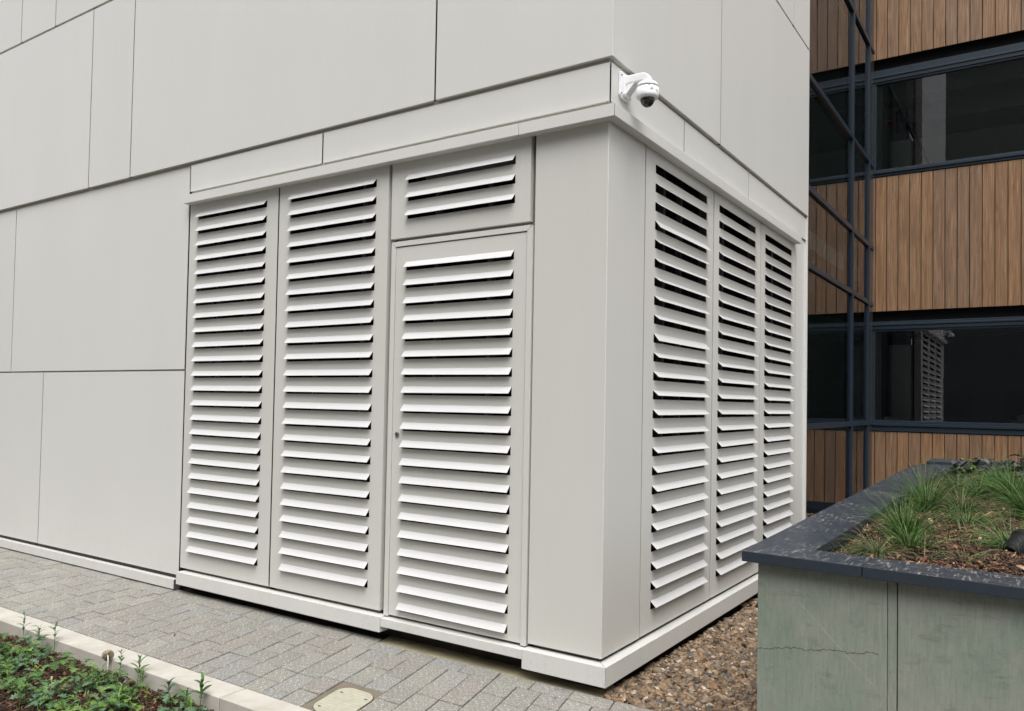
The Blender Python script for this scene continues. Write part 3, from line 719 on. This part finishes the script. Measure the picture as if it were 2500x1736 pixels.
# ------------------------------------------------------------------ timber building
tb = empty('timber_clad_building', (3, 8.5, 0))
tag(tb, 'brown timber clad building with long dark framed windows behind the planter', 'building')
YF = 8.5
def T_(o): o.location = (o.location.x-3, o.location.y-8.5, o.location.z); return o
bands = [(.16, 1.225), (2.94, 4.872), (6.59, 10.4)]
xs_ = [-.118, -.058]+[-.058+.1472*i for i in range(1, 38)]
for z0, z1 in bands:
    for x0, x1 in zip(xs_[:-1], xs_[1:]):
        hw = (x1-x0)/2-.0045; h = z1-z0
        m = MB().box(-hw, hw, -.016, 0, 0, h)
        o = link('wood_board', m, M_WOOD, tb, bev=.0025); o.location = ((x0+x1)/2, YF+.016, z0); T_(o)
    T_(link('board_backing', MB().box(-.12, 5.4, YF+.0165, YF+.05, z0, z1), M_NAVYD, tb))
T_(link('base_rail', MB().box(-.12, 5.4, YF-.01, YF+.04, .05, .155), M_NAVY, tb))
def frame(z_head, z_rec, z_gt, z_gb, z_sb, room):
    """z_head bottom of timber, z_rec bottom of dark recess, z_gt glass top, z_gb glass bottom, z_sb bottom of sill"""
    wf = MB()
    wf.box(-.11, 5.4, YF+.03, YF+.12, z_gt+.03, z_rec).box(-.11, 5.4, YF+.045, YF+.12, z_gt, z_gt+.03)
    wf.box(-.11, 5.4, YF+.018, YF+.029, z_gt+.085, z_gt+.108)
    wf.box(-.11, -.062, YF+.045, YF+.12, z_gb, z_gt)
    wf.box(-.11, 5.4, YF+.045, YF+.12, z_gb-.035, z_gb)
    w_ = T_(link('window_frame', wf, M_NAVY, tb, bev=.002))
    T_(link('recess', MB().box(-.11, 5.4, YF+.11, YF+.125, z_rec, z_head+.05).box(-.11, 5.4, YF+.051, YF+.11, z_head, z_head+.01), M_NAVYD, tb))
    T_(link('sill', MB().box(-.11, 5.4, YF-.030, YF+.10, z_gb-.075, z_gb-.037).box(-.11, 5.4, YF-.012, YF+.10, z_sb, z_gb-.079), M_NAVY, tb, bev=.002))
    g = link('pane', MB().add([(-.06, YF+.08, z_gb), (5.4, YF+.08, z_gb), (5.4, YF+.08, z_gt), (-.06, YF+.08, z_gt)], [(0, 1, 2, 3)]), M_GLASS, w_)
    # room behind
    y0 = YF+.13; y1 = YF+4.5; a, b = z_sb-.05, z_head+.05
    rm = MB().box(-.15, 5.5, y1, y1+.05, a-.6, b+.1).box(5.5, 5.55, y0, y1, a-.6, b+.1).box(-.24, -.152, y0-.06, y1, a-.6, b+.1).box(-.15, 5.5, y0, y1, a-.65, a-.6)
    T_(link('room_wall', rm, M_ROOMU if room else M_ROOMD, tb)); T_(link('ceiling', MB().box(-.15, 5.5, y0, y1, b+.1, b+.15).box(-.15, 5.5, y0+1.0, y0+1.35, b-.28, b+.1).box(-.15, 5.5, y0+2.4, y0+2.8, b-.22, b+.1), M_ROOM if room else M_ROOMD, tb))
    T_(link('window_reveal', MB().box(-.062, .002, YF+.13, YF+.20, z_gb-.02, z_gt+.02), M_ROOM, tb))
    T_(link('cabinet', MB().box(.03, .325, YF+.62, YF+.9, z_gb-.3, z_gb+1.115 if not room else z_gb+.56), M_ROOM, tb))
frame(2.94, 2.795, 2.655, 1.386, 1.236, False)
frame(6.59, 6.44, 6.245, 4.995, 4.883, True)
T_(link('warning_light', MB().lathe([(.02, 5.80), (.055, 5.81), (.062, 5.835), (.062, 5.85)], .06, 9.1, 16), M_RED, tb))
for (x0, z0, x1, z1) in ((.13, 6.2, .62, 5.0), (.05, 6.2, .05, 5.85), (.20, 6.2, .20, 5.2)):
    T_(link('room_pipe', MB().ring([(x0, 9.7, z0), (x1, 9.7, z1)], .022, 8), M_NAVYD, tb))
# polythene bags and papers on the lower window sill
def crumple(n_, c, r, mat, name):
    v, f = ICO; V = v*np.array(r)*(1+.22*np.sin(v[:, [0]]*9+v[:, [2]]*7)+rng.normal(0, .10, (len(v), 1)))
    V[:, 2] = np.maximum(V[:, 2], -r[2]*.55); V += np.array(c); return link(name, tri_mesh(name, V, f), mat, smooth=False)
tag(crumple(0, (.115, YF+.24, 1.386+.022), (.085, .05, .04), M_BAG, 'polythene_bag'), 'crumpled white polythene bag lying inside the lower window sill by the corner', 'bag')
tag(link('paper_stack', MB().box(1.58, 2.05, YF+.22, YF+.42, 1.385, 1.42).box(1.66, 2.0, YF+.24, YF+.40, 1.42, 1.50), M_PAPER), 'blue grey papers stacked inside the lower window at the right edge', 'papers')

# curtain wall at right angles to it
cw = empty('glazed_wall', (-.1, 6.4, 0))
tag(cw, 'dark glazed wall with blue grey mullions between the pale building and the timber one', 'glass wall')
def C_(o): o.location = (.1, -6.4, 0); return o
ys = [4.268, 7.0, 8.12, 8.48]; zs_ = [.12, 1.352, 3.035, 3.846, 5.03, 6.70, 8.6, 10.4]
for y in (7.0, 8.12): C_(link('mullion', MB().box(-.17, -.068, y-.028, y+.028, .05, 10.4), M_NAVY, cw, bev=.002))
C_(link('mullion', MB().box(-.17, -.085, 4.27, 4.33, .05, 10.4), M_NAVY, cw, bev=.002))
for z in zs_:
    for a, b in ((4.335, 6.97), (7.03, 8.09), (8.15, 8.47)):
        h = .03 if z > 1 else .06
        C_(link('transom', MB().box(-.17, -.072, a, b, z-h, z+h), M_NAVY, cw, bev=.002))
C_(link('corner_trim', MB().box(-.17, -.088, 8.15, 8.499, .05, 10.4), M_CORNER, cw))
for z0, z1 in zip(zs_[:-1], zs_[1:]):
    for a, b in ((4.34, 6.965), (7.035, 8.085)):
        tilt = random.uniform(-.0012, .0012)
        C_(link('pane', MB().add([(-.10, a, z0+.03), (-.10+tilt, b, z0+.03), (-.10+tilt, b, z1-.03), (-.10, a, z1-.03)], [(0, 1, 2, 3)]), M_GLASSD, cw))
C_(link('interior', MB().box(-3.2, -3.15, 4.3, 8.5, 0, 10.4).box(-3.2, -.2, 4.3, 4.32, 0, 10.4).box(-3.2, -.2, 8.45, 8.47, 0, 10.4).box(-3.2, -.18, 4.3, 8.5, 3.3, 3.5).box(-3.2, -.18, 4.3, 8.5, 6.6, 6.8).box(-3.2, -.18, 4.3, 8.5, 10.3, 10.4).box(-3.2, -.18, 4.3, 8.5, 0, .05), M_ROOMU, cw))
C_(link('interior_column', MB().box(-.62, -.5, 5.75, 5.9, .05, 3.3).box(-.75, -.5, 5.6, 5.9, 3.5, 5.0), M_CAB, cw))

# dark building on the far side of the courtyard (dim reflection in the panes)
ob = empty('courtyard_building', (4, -36, 0))
tag(ob, 'dark building across the courtyard seen only as a dim reflection in the panes', 'building')
link('wall', MB().box(-40, 44, -3, 0, 0, 27), M_SPAL, ob)
for r_ in range(7):
    for c_ in range(15):
        o = link('window', MB().box(-1.2, 1.2, 0, .03, 0, 1.5), M_SPALG, ob); o.location = (-28+4.2*c_, .0, 1.2+3.6*r_)

# ------------------------------------------------------------------ planter
pl = empty('raised_planter', (2.5, 2, 0))
tag(pl, 'raised green slate planter with dark metal coping and grasses, right foreground', 'planter')
def P_(o): o.location = (-2.5, -2, 0); return o
fy = lambda x: -.819-.067*(x-1.011)          # outer front edge of the coping
lx = lambda y: 1.011-.0225*(y+.819)          # outer left edge
def ppr(pts_, z0, z1, name, mat, bev=.002): return P_(link(name, MB().prism(pts_, z0, z1), mat, pl, bev=bev))
wx, wy = .05, .047
ppr([(lx(-.8)+wx, fy(1.06)+wy), (1.517, fy(1.517)+wy), (1.517, fy(1.517)+wy+.03), (lx(-.8)+wx+.0, fy(1.06)+wy+.03)], 0, .960, 'slate_panel', M_SLATE)
ppr([(1.5185, fy(1.52)+wy+.003), (1.548, fy(1.55)+wy+.003), (1.548, fy(1.55)+wy+.03), (1.5185, fy(1.52)+wy+.03)], 0, .960, 'edge_strip', M_SLATE)
for a, b in ((1.5515, 2.35), (2.354, 3.2), (3.204, 4.1)):
    ppr([(a, fy(a)+wy), (b, fy(b)+wy), (b, fy(b)+wy+.03), (a, fy(a)+wy+.03)], 0, .960, 'slate_panel', M_SLATE)
for a, b in ((-.738, .2), (.204, 1.2), (1.204, 2.2), (2.204, 3.2), (3.204, 4.2), (4.204, 5.1)):
    ppr([(lx(a)+wx, a), (lx(a)+wx+.03, a), (lx(b)+wx+.03, b), (lx(b)+wx, b)], 0, .960, 'slate_panel', M_SLATE)
# coping pieces with a drop edge
def lip(pts_, name='coping'): return ppr(pts_, .9605, 1.0, name, M_COPD, .002)
ix = lambda y: 1.234-.006*(y+.62); iy = lambda x: -.623-.067*(x-1.234)
lip([(lx(-.819), fy(1.011)), (1.441, fy(1.441)), (1.441, iy(1.441)), (ix(-.62), iy(1.234)), (ix(-.264), -.264), (lx(-.264), -.264)])
for a, b in ((1.444, 2.75), (2.753, 4.1)): lip([(a, fy(a)), (b, fy(b)), (b, iy(b)), (a, iy(a))])
for a, b in ((-.261, 1.55), (1.553, 3.4), (3.403, 4.9)): lip([(lx(a), a), (ix(a), a), (ix(b), b), (lx(b), b)])
lip([(.94, 4.905), (4.1, 4.905), (4.1, 5.2), (.94, 5.2)])
ppr([(.97, 5.2), (4.1, 5.2), (4.1, 5.75), (.97, 5.75)], .2, 1.03, 'rear_coping', M_COPD)
link('inner_wall', MB().prism([(ix(4.9), 4.9), (ix(-.62), iy(1.234)), (4.1, iy(4.1)), (4.1, iy(4.1)+.006), (ix(-.62)+.006, iy(1.234)+.006), (ix(4.9)+.006, 4.9)], .5, .9595), M_NAVYD, pl); P_(bpy.context.scene.objects['inner_wall'])
# soil surface with a gentle mound
def soilz(x, y):
    x = np.asarray(x, float); y = np.asarray(y, float)
    e = np.clip(np.minimum((x-1.24)/.35, (y+.63)/.4), 0, 1)
    return .945+.045*e+.012*np.sin(x*5.1+y*2.2)+.010*np.sin(y*4.3-x)+.05*np.clip((y-2.2)/2.5, 0, 1)*np.clip((x-1.4)/.5, 0, 1)
nx, ny = 30, 46; vs, fs = [], []
for j in range(ny+1):
    for i in range(nx+1):
        x = 1.236+(4.1-1.236)*i/nx; y = -.66+(4.9+.66)*j/ny; y = max(y, iy(x)+.003) if j == 0 else y
        vs.append((x, y, float(soilz(x, y))-.012))
for j in range(ny):
    for i in range(nx): k = j*(nx+1)+i; fs.append((k, k+1, k+nx+2, k+nx+1))
P_(link('soil', MB().add(vs, fs), M_SOIL, pl, smooth=True))
pp = [(1.24, -.615), (2.25, -.68), (2.35, .6), (2.3, 4.88), (1.22, 4.88)]
P = np.concatenate([pts(30000, 1.24, 2.3, -.68, 1.2, pp), pts(17000, 1.24, 2.3, 1.2, 4.88, pp)]); n = len(P)
chips('bark_mulch', P, soilz(P[:, 0], P[:, 1])+rng.uniform(-.012, .012, n), .005, .020, .45)
P = pts(420, 1.26, 2.2, -.6, 3.5, pp); n = len(P)
chips('bark_mulch', P, soilz(P[:, 0], P[:, 1])+rng.uniform(.006, .018, n), .014, .028, .3)

# ------------------------------------------------------------------ grasses
def blades(n_, L, spread, w_, seg=6, droop=1.75, lean=(0, 0)):
    vs, fs = [], []
    for _ in range(n_):
        a = random.uniform(0, 2*math.pi); r = abs(random.gauss(0, .028)); l = L*random.uniform(.4, 1.15)*(1.25 if random.random() < .08 else 1)
        el = random.gauss(spread, .28); el = min(max(el, .02), 1.5)      # angle from vertical at the base
        d = Vector((math.cos(a), math.sin(a), 0)); p = Vector((math.cos(a)*r, math.sin(a)*r, 0)); th = el*.55
        sd = Vector((-d.y, d.x, 0)); tw = random.uniform(-.8, .8); ww = w_*random.uniform(.6, 1.25)
        o = len(vs); ln = Vector((lean[0], lean[1], 0))
        for k in range(seg+1):
            t = k/seg; hw = ww*(1-t**1.6)*.5+.0002
            s_ = (sd*math.cos(tw)+Vector((0, 0, 1))*math.sin(tw))*hw
            vs += [tuple(p-s_), tuple(p+s_)]
            th += droop*el*.55/seg*(1+t)
            p = p+(d*math.sin(th)+Vector((0, 0, 1))*math.cos(th)+ln)*(l/seg)
            if p.z < .004: p.z = .004+random.uniform(0, .01)
        for k in range(seg): b = o+2*k; fs.append((b, b+1, b+3, b+2))
    return MB().add(vs, fs)
tuft_specs = [ # x, y, count, length, spread, width, mat, label
    (1.42, -.385, 190, .17, 1.15, .0026, M_STRAW, 'sprawling straw tinged tuft nearest the front left corner of the planter'),
    (1.52, -.27, 150, .19, .75, .0028, M_GRASS, 'upright green tuft just behind the straw tinged corner tuft'),
    (1.445, .13, 240, .24, .62, .0032, M_GRASS, 'tall dark green tuft by the left coping, second clump from the front'),
    (1.40, 1.30, 230, .30, .66, .0038, M_GRASS, 'bushy blue green tuft by the left coping halfway back'),
    (1.58, 1.25, 190, .30, 1.0, .0036, M_STRAW, 'wide arching olive tuft right of the blue green one halfway back'),
    (1.80, 1.95, 260, .29, .75, .004, M_GRASS, 'large fountain shaped green tuft near the right rear of the bed'),
    (1.92, 1.05, 320, .36, .72, .0038, M_GRASS, 'biggest bright green tuft at the right edge of the photo'),
    (1.86, -.02, 210, .22, 1.0, .0034, M_GRASS, 'low green tuft flopping over the black garden light'),
    (1.66, .62, 120, .22, 1.1, .003, M_GRASS, 'thin spreading tuft in the open middle of the mulch'),
    (1.47, 2.45, 180, .26, .9, .0042, M_STRAW, 'dull olive tuft near the rear left of the bed'),
    (1.66, 3.1, 170, .20, .8, .0045, M_GRASS, 'green tuft in front of the purple foliage at the rear'),
    (1.98, 3.0, 180, .21, .8, .0045, M_GRASS, 'green tuft at the rear right in front of purple foliage'),
    (1.24, 2.62, 26, .34, .30, .0042, M_STRAW, 'few stiff pale stalks rising at the left coping near the rear'),
    (1.50, 4.5, 16, .36, .30, .004, M_STRAW, 'thin dry stems sticking up against the timber wall'),
    (1.62, 2.05, 150, .27, .95, .0036, M_GRASS, 'mid green tuft between the olive tuft and the large fountain shaped one'),
    (1.36, 1.85, 120, .24, .9, .0034, M_GRASS, 'narrow green tuft pressed against the left coping behind the blue green one'),
    (2.08, .42, 220, .32, .8, .0036, M_GRASS, 'green tuft cut off by the right photo edge above the garden light'),
    (1.72, -.40, 50, .15, 1.2, .0026, M_STRAW, 'sparse wispy tuft near the front coping right of the corner'),
    (1.36, -.50, 40, .10, 1.3, .0024, M_STRAW, 'small dry wisps in the very front left corner of the soil'),
]
for (x, y, n_, L, sp_, w_, mt, lab) in tuft_specs:
    o = link('grass_tuft', blades(int(n_*1.7), L, sp_, w_*.85), mt); o.location = (x, y, float(soilz(x, y))-.005)
    tag(o, lab, 'grass', 'grass tufts in the planter')
# thin loose blades all over the bed
m = MB()
for _ in range(105):
    x, y = random.uniform(1.28, 2.1), random.uniform(-.5, 1)+3.4*random.random()**1.0*random.choice((0, 1)); b = blades(7, .17, 1.15, .0026, 4)
    b.xf(lambda a, c, d: (a+x, c+y, d+float(soilz(x, y)))); m.add(b.v, b.f)
stuff(link('loose_grass', m, M_STRAW))
# leaf makers
def leaf(L, W, kind, curl, seg=9):
    """leaf along +x from the origin, returns verts, faces"""
    vs, fs = [], []
    for k in range(seg+1):
        t = k/seg
        w_ = math.sin(math.pi*min(t*.97+.03, 1))**.75*W*.5
        if kind == 'lobed':
            w_ *= (1.4 if k % 2 else .34); w_ = max(w_, .0012); sh = .18*L/seg if k % 2 else 0
        elif kind == 'round':
            w_ = math.sqrt(max(0, 1-(2*t-1)**2))*W*.5*(1+.12*math.sin(k*2.1)); sh = 0
        else: sh = 0
        z = -curl*L*t*t+.10*L*math.sin(t*math.pi)
        x = L*t; zz = .22*w_
        vs += [(x+sh*1.6, -w_, z+zz), (x, 0, z), (x+sh*1.6, w_, z+zz)]
    for k in range(seg):
        b = 3*k; fs += [(b, b+3, b+4, b+1), (b+1, b+4, b+5, b+2)]
    return vs, fs
def put(mb, vs, fs, loc, az, pit, rl=0):
    Mx = Matrix.Translation(loc) @ Matrix.Rotation(az, 4, 'Z') @ Matrix.Rotation(-pit, 4, 'Y') @ Matrix.Rotation(rl, 4, 'X')
    mb.add([tuple(Mx @ Vector(v)) for v in vs], fs)
def rosette(n_, L, W, kind='lobed', h=.05):
    m = MB()
    for i in range(n_):
        az = i*2.4+random.uniform(-.3, .3); z = h*random.uniform(.1, 1); l = L*random.uniform(.6, 1.15)
        base = Vector((math.cos(az)*.012, math.sin(az)*.012, z*.6)); st = .4*l
        tip = base+Vector((math.cos(az)*st, math.sin(az)*st, z*.7+.01))
        m.ring([base, tip], .0011, 4, False)
        put(m, *leaf(l, W*random.uniform(.8, 1.2), kind, random.uniform(.1, .5)), tip, az+random.uniform(-.25, .25), random.uniform(-.15, .45), random.uniform(-.4, .4))
    return m
def seedling(h, L, W, n_=8, lean=(0, 0), kind='lance'):
    m = MB(); top = Vector((lean[0], lean[1], h)); m.ring([(0, 0, -.01), top*.5+Vector((0, 0, .004)), top], [.0022, .0018, .0012], 5)
    az = random.uniform(0, 6)
    for i in range(n_):
        t = .45+.55*i/(n_-1); az += math.pi if i % 2 else math.pi/2+random.uniform(-.3, .3)
        put(m, *leaf(L*(1.15-.45*t)*random.uniform(.85, 1.1), W, kind, random.uniform(.05, .45), 6), top*t, az, .35+.6*t*random.uniform(.6, 1.2), random.uniform(-.5, .5))
    return m
ZB = -.08
seeds = [(-3.54, -1.27, .185, .062, .012, 9, (.005, .005), 'tallest grey green seedling at the far left of the kerb'),
         (-3.37, -1.255, .135, .070, .012, 10, (.01, .0), 'bushy dark seedling between two thin ones left along the kerb'),
         (-3.19, -1.245, .165, .066, .013, 8, (0, .004), 'thin seedling with outspread leaves right of the bushy dark one'),
         (-2.40, -1.27, .170, .050, .011, 9, (.0, 0), 'slim stemmed seedling with small top leaves near the middle of the kerb'),
         (-2.25, -1.26, .150, .075, .012, 10, (.01, .01), 'upright seedling with long narrow leaves just right of the slim stemmed one'),
         (-1.90, -1.30, .105, .075, .020, 7, (.01, 0), 'short seedling with broad drooping leaves overlapping the kerb side'),
         (-1.655, -1.275, .155, .075, .018, 10, (.0, .01), 'dark green seedling at the right end of the bed')]
for (x, y, h, L, W_, n_, ln, lab) in seeds:
    o = link('seedling', seedling(h, L, W_, n_, ln), M_LEAF2 if 'grey' in lab or 'broad' in lab else M_LEAF); o.location = (x, y, ZB); tag(o, lab, 'seedling', 'seedlings along the kerb')
weeds = [(-2.86, -1.39, 8, .075, .045, 'lobed weed on the bare mulch beside the kerb, left of the mushroom'),
         (-2.32, -1.42, 9, .075, .042, 'lobed weed in front of the mushroom stem'),
         (-2.02, -1.52, 8, .090, .050, 'lobed weed with wide leaves at the lower right of the bed'),
         (-1.62, -1.35, 9, .050, .030, 'small blue green weed at the foot of the dark seedling'),
         (-2.62, -1.66, 9, .090, .055, 'large lobed weed in the open mulch at the bottom edge')]
for (x, y, n_, L, W_, lab) in weeds:
    o = link('weed', rosette(n_, L, W_), M_LEAF if 'large' in lab or 'beside' in lab else M_LEAF2); o.location = (x, y, ZB); tag(o, lab, 'weed', 'lobed weeds in the bed')
# dense ground cover of weeds
def cover_mass(name, cnt, region, dens, mat, kinds, Lr=(.05, .085)):
    m = MB(); c = 0
    while c < cnt:
        x = random.uniform(-4.4, -1.5); y = random.uniform(-2.5, -1.27)
        if not region(x, y): continue
        c += 1; k = random.choice(kinds)
        if k == 'lance': r = seedling(random.uniform(.05, .13), random.uniform(.04, .06), .010, 7, (random.uniform(-.02, .02), random.uniform(-.02, .02)))
        else: r = rosette(random.randint(6, 9), random.uniform(*Lr), random.uniform(.028, .045), k, random.uniform(.03, .09))
        m.add([(a+x, b+y, d+ZB) for a, b, d in r.v], r.f)
    return stuff(link(name, m, mat))
def dens(x, y):
    d = (-1.23-y)
    p = 0
    if x < -3.7 and d < .22: p = .12
    elif x < -3.05: p = .9 if d > .12 else .3
    elif x < -2.75: p = .9 if d > .30 else .06
    elif x < -2.45: p = .5 if d > .42 else .02
    elif x < -1.95: p = .85 if d > .05 else .3
    else: p = .5 if d > .1 else .2
    return random.random() < p
cover_mass('weed_cover', 230, dens, 1, M_LEAF, ['lobed', 'lobed', 'lance'])
cover_mass('weed_cover', 130, dens, 1, M_LEAF2, ['lobed', 'lance'])
cover_mass('weed_cover', 70, dens, 1, M_LIME, ['lobed', 'lance'], (.03, .06))

# mushroom
mu = empty('mushroom', (-2.55, -1.262, ZB)); tag(mu, 'pale stemmed mushroom with tilted brown cap beside the kerb joint', 'mushroom')
link('stem', MB().ring([(0, 0, -.01), (.001, 0, .045), (.002, .001, .085), (-.002, .002, .104), (-.010, .006, .112), (-.018, .011, .112)], [.0042, .0038, .0037, .0036, .0034, .003], 8), simple('mushroom_stem', (.75, .72, .64), .6), mu, smooth=True)
AX = Vector((-.80, .52, .02)).normalized(); QC = Vector((0, 0, 1)).rotation_difference(AX).to_matrix(); CC = Vector((-.020, .012, .112))
m = MB().lathe([(.033, -.001), (.032, .006), (.026, .014), (.014, .019), (.003, .020)], 0, 0, 24)
m.v = [tuple(QC @ Vector(v)+CC) for v in m.v]
link('cap', m, M_SHROOM, mu, smooth=True)
m = MB()
for k in range(34):
    a = 2*math.pi*k/34; c_, s_ = math.cos(a), math.sin(a)
    m.add([(c_*.005-s_*.0003, s_*.005+c_*.0003, -.001), (c_*.0315, s_*.0315, -.0012), (c_*.030, s_*.030, -.006), (c_*.006, s_*.006, -.007)], [(0, 1, 2, 3)])
m.v = [tuple(QC @ Vector(v)+CC) for v in m.v]
link('gills', m, M_KERB, mu)

# purple foliage and a lime sprig at the back of the planter
def ruffled(n_, rad, L):
    m = MB()
    for _ in range(n_):
        a = random.uniform(0, 6.28); r = rad*math.sqrt(random.random()); p = Vector((math.cos(a)*r, math.sin(a)*r*.7, -.03+.16*(1-(r/rad)**2)*random.uniform(.6, 1.1)))
        vs, f_ = leaf(L*random.uniform(.7, 1.2), L*random.uniform(.8, 1.1), 'round', random.uniform(.0, .5), 8)
        vs = [(x, y, z+random.uniform(-.006, .006)) for x, y, z in vs]
        put(m, vs, f_, p, a+random.uniform(-.8, .8), random.uniform(-.3, .35), random.uniform(-.3, .3))
    return m
for (x, y, n_, r_, lab) in ((1.47, 3.55, 46, .16, 'purple grey leafy clump nearest the left coping at the rear'),
                            (1.60, 4.35, 60, .24, 'purple grey leafy clump in the middle of the rear row'),
                            (1.86, 3.95, 60, .24, 'purple grey leafy clump right of the middle at the rear'),
                            (2.02, 4.55, 60, .26, 'farthest purple grey leafy clump at the right photo edge')):
    o = link('purple_plant', ruffled(n_, r_, .075), M_PURP); o.location = (x, y, float(soilz(x, y))+.03); tag(o, lab, 'plant', 'purple leaved plants')
o = link('lime_plant', rosette(26, .07, .03, 'lance', .12), M_LIME); o.location = (1.40, 4.2, float(soilz(1.4, 4.2))); tag(o, 'small lime green sprig at the rear against the timber wall', 'plant')
o = link('lime_plant', rosette(20, .07, .03, 'lance', .10), M_LIME); o.location = (1.86, 4.75, float(soilz(1.86, 4.75))); tag(o, 'second lime green sprig beside the farthest purple clump', 'plant')

# garden spotlight half hidden by grass
gl_ = empty('garden_light', (1.885, -.13, .97)); tag(gl_, 'black round garden spotlight lying among grass at the right edge of the planter', 'garden light')
def tilt(m): m.v = [tuple(Matrix.Rotation(math.radians(62), 3, Vector((-.9, .5, 0))) @ Vector(v)+Vector((0, 0, .055))) for v in m.v]; return m
link('housing', tilt(MB().lathe([(.030, -.06), (.038, -.045), (.040, .02), (.046, .03), (.046, .045), (.040, .045)], 0, 0, 24)), M_HOSE, gl_, smooth=False)
link('lens', tilt(MB().lathe([(.040, .030), (.039, .033), (.01, .034)], 0, 0, 24)), M_HOSE, gl_)
link('spike', MB().ring([(0, .02, .04), (0, .02, -.05)], .008, 8), M_HOSE, gl_)
link('cable', MB().ring([(-.04, -.08, .012), (-.07, -.13, .03), (-.10, -.17, .02), (-.115, -.20, -.005)], .005, 6), M_HOSE, gl_)

# small litter
o = link('wood_lath', MB().ring([(.208, .440, .002), (.27, .395, .006), (.335, .352, .002)], [.003, .0055, .0035], 6), M_TWIG); tag(o, 'thin grey splinter of wood lying on the gravel', 'stick')
pp_ = [(.10+.055*math.cos(t)+.02, .345+.05*math.sin(t), .004) for t in [math.radians(a) for a in range(-70, 120, 15)]]
o = link('plant_stem', MB().ring(pp_, .0032, 6), M_TWIG); tag(o, 'curled dry stem on the gravel near the plinth corner', 'stem')
v, f = ICO; V = v*np.array((.030, .024, .022))*(1+rng.normal(0, .09, (len(v), 1)))+np.array((.105, .50, .008))
o = link('rough_stone', tri_mesh('rough_stone', V, f), concrete('brown_stone', (.24, .19, .13), (.15, .12, .09), 20)); tag(o, 'largest brown angular stone on the gravel beside the plinth', 'stone')
# crumbs and dead leaves on the paving
P = pts(420, -7, .4, -1.2, 0); P = P[(rng.random(len(P)) < .55)]; n = len(P)
S = np.stack([rng.uniform(.001, .0035, n), rng.uniform(.0008, .002, n), rng.uniform(.0006, .0012, n)], 1)
scatter('paving_crumbs', (CH_V, CH_F), np.column_stack([P, np.full(n, .0012)]), S, .1, M_CHIP, smooth=False)
lit = [(-.205, -.085, 'pair of black leaf scraps on the pavers at the right end of the door side', .016), (-.17, -.21, 'black leaf scrap between two pavers near the plinth corner', .014), (-2.72, -.72, 'short dark twig lying across the pavers near the kerb', .022), (-1.46, .03, 'pale leaf scrap on the concrete strip at the step in the plinth', .013)]
for x, y, lab, L in lit:
    vs, f_ = leaf(L*1.4, L*.35, 'lance', .3, 5); m = MB(); put(m, vs, f_, Vector((0, 0, 0)), random.uniform(0, 6), .15)
    put(m, vs, f_, Vector((.004, .006, 0)), random.uniform(0, 6), .2)
    o = link('leaf_scrap', m, M_KERB if 'pale' in lab else M_HOSE); o.location = (x, y, .004); tag(o, lab, 'leaf')
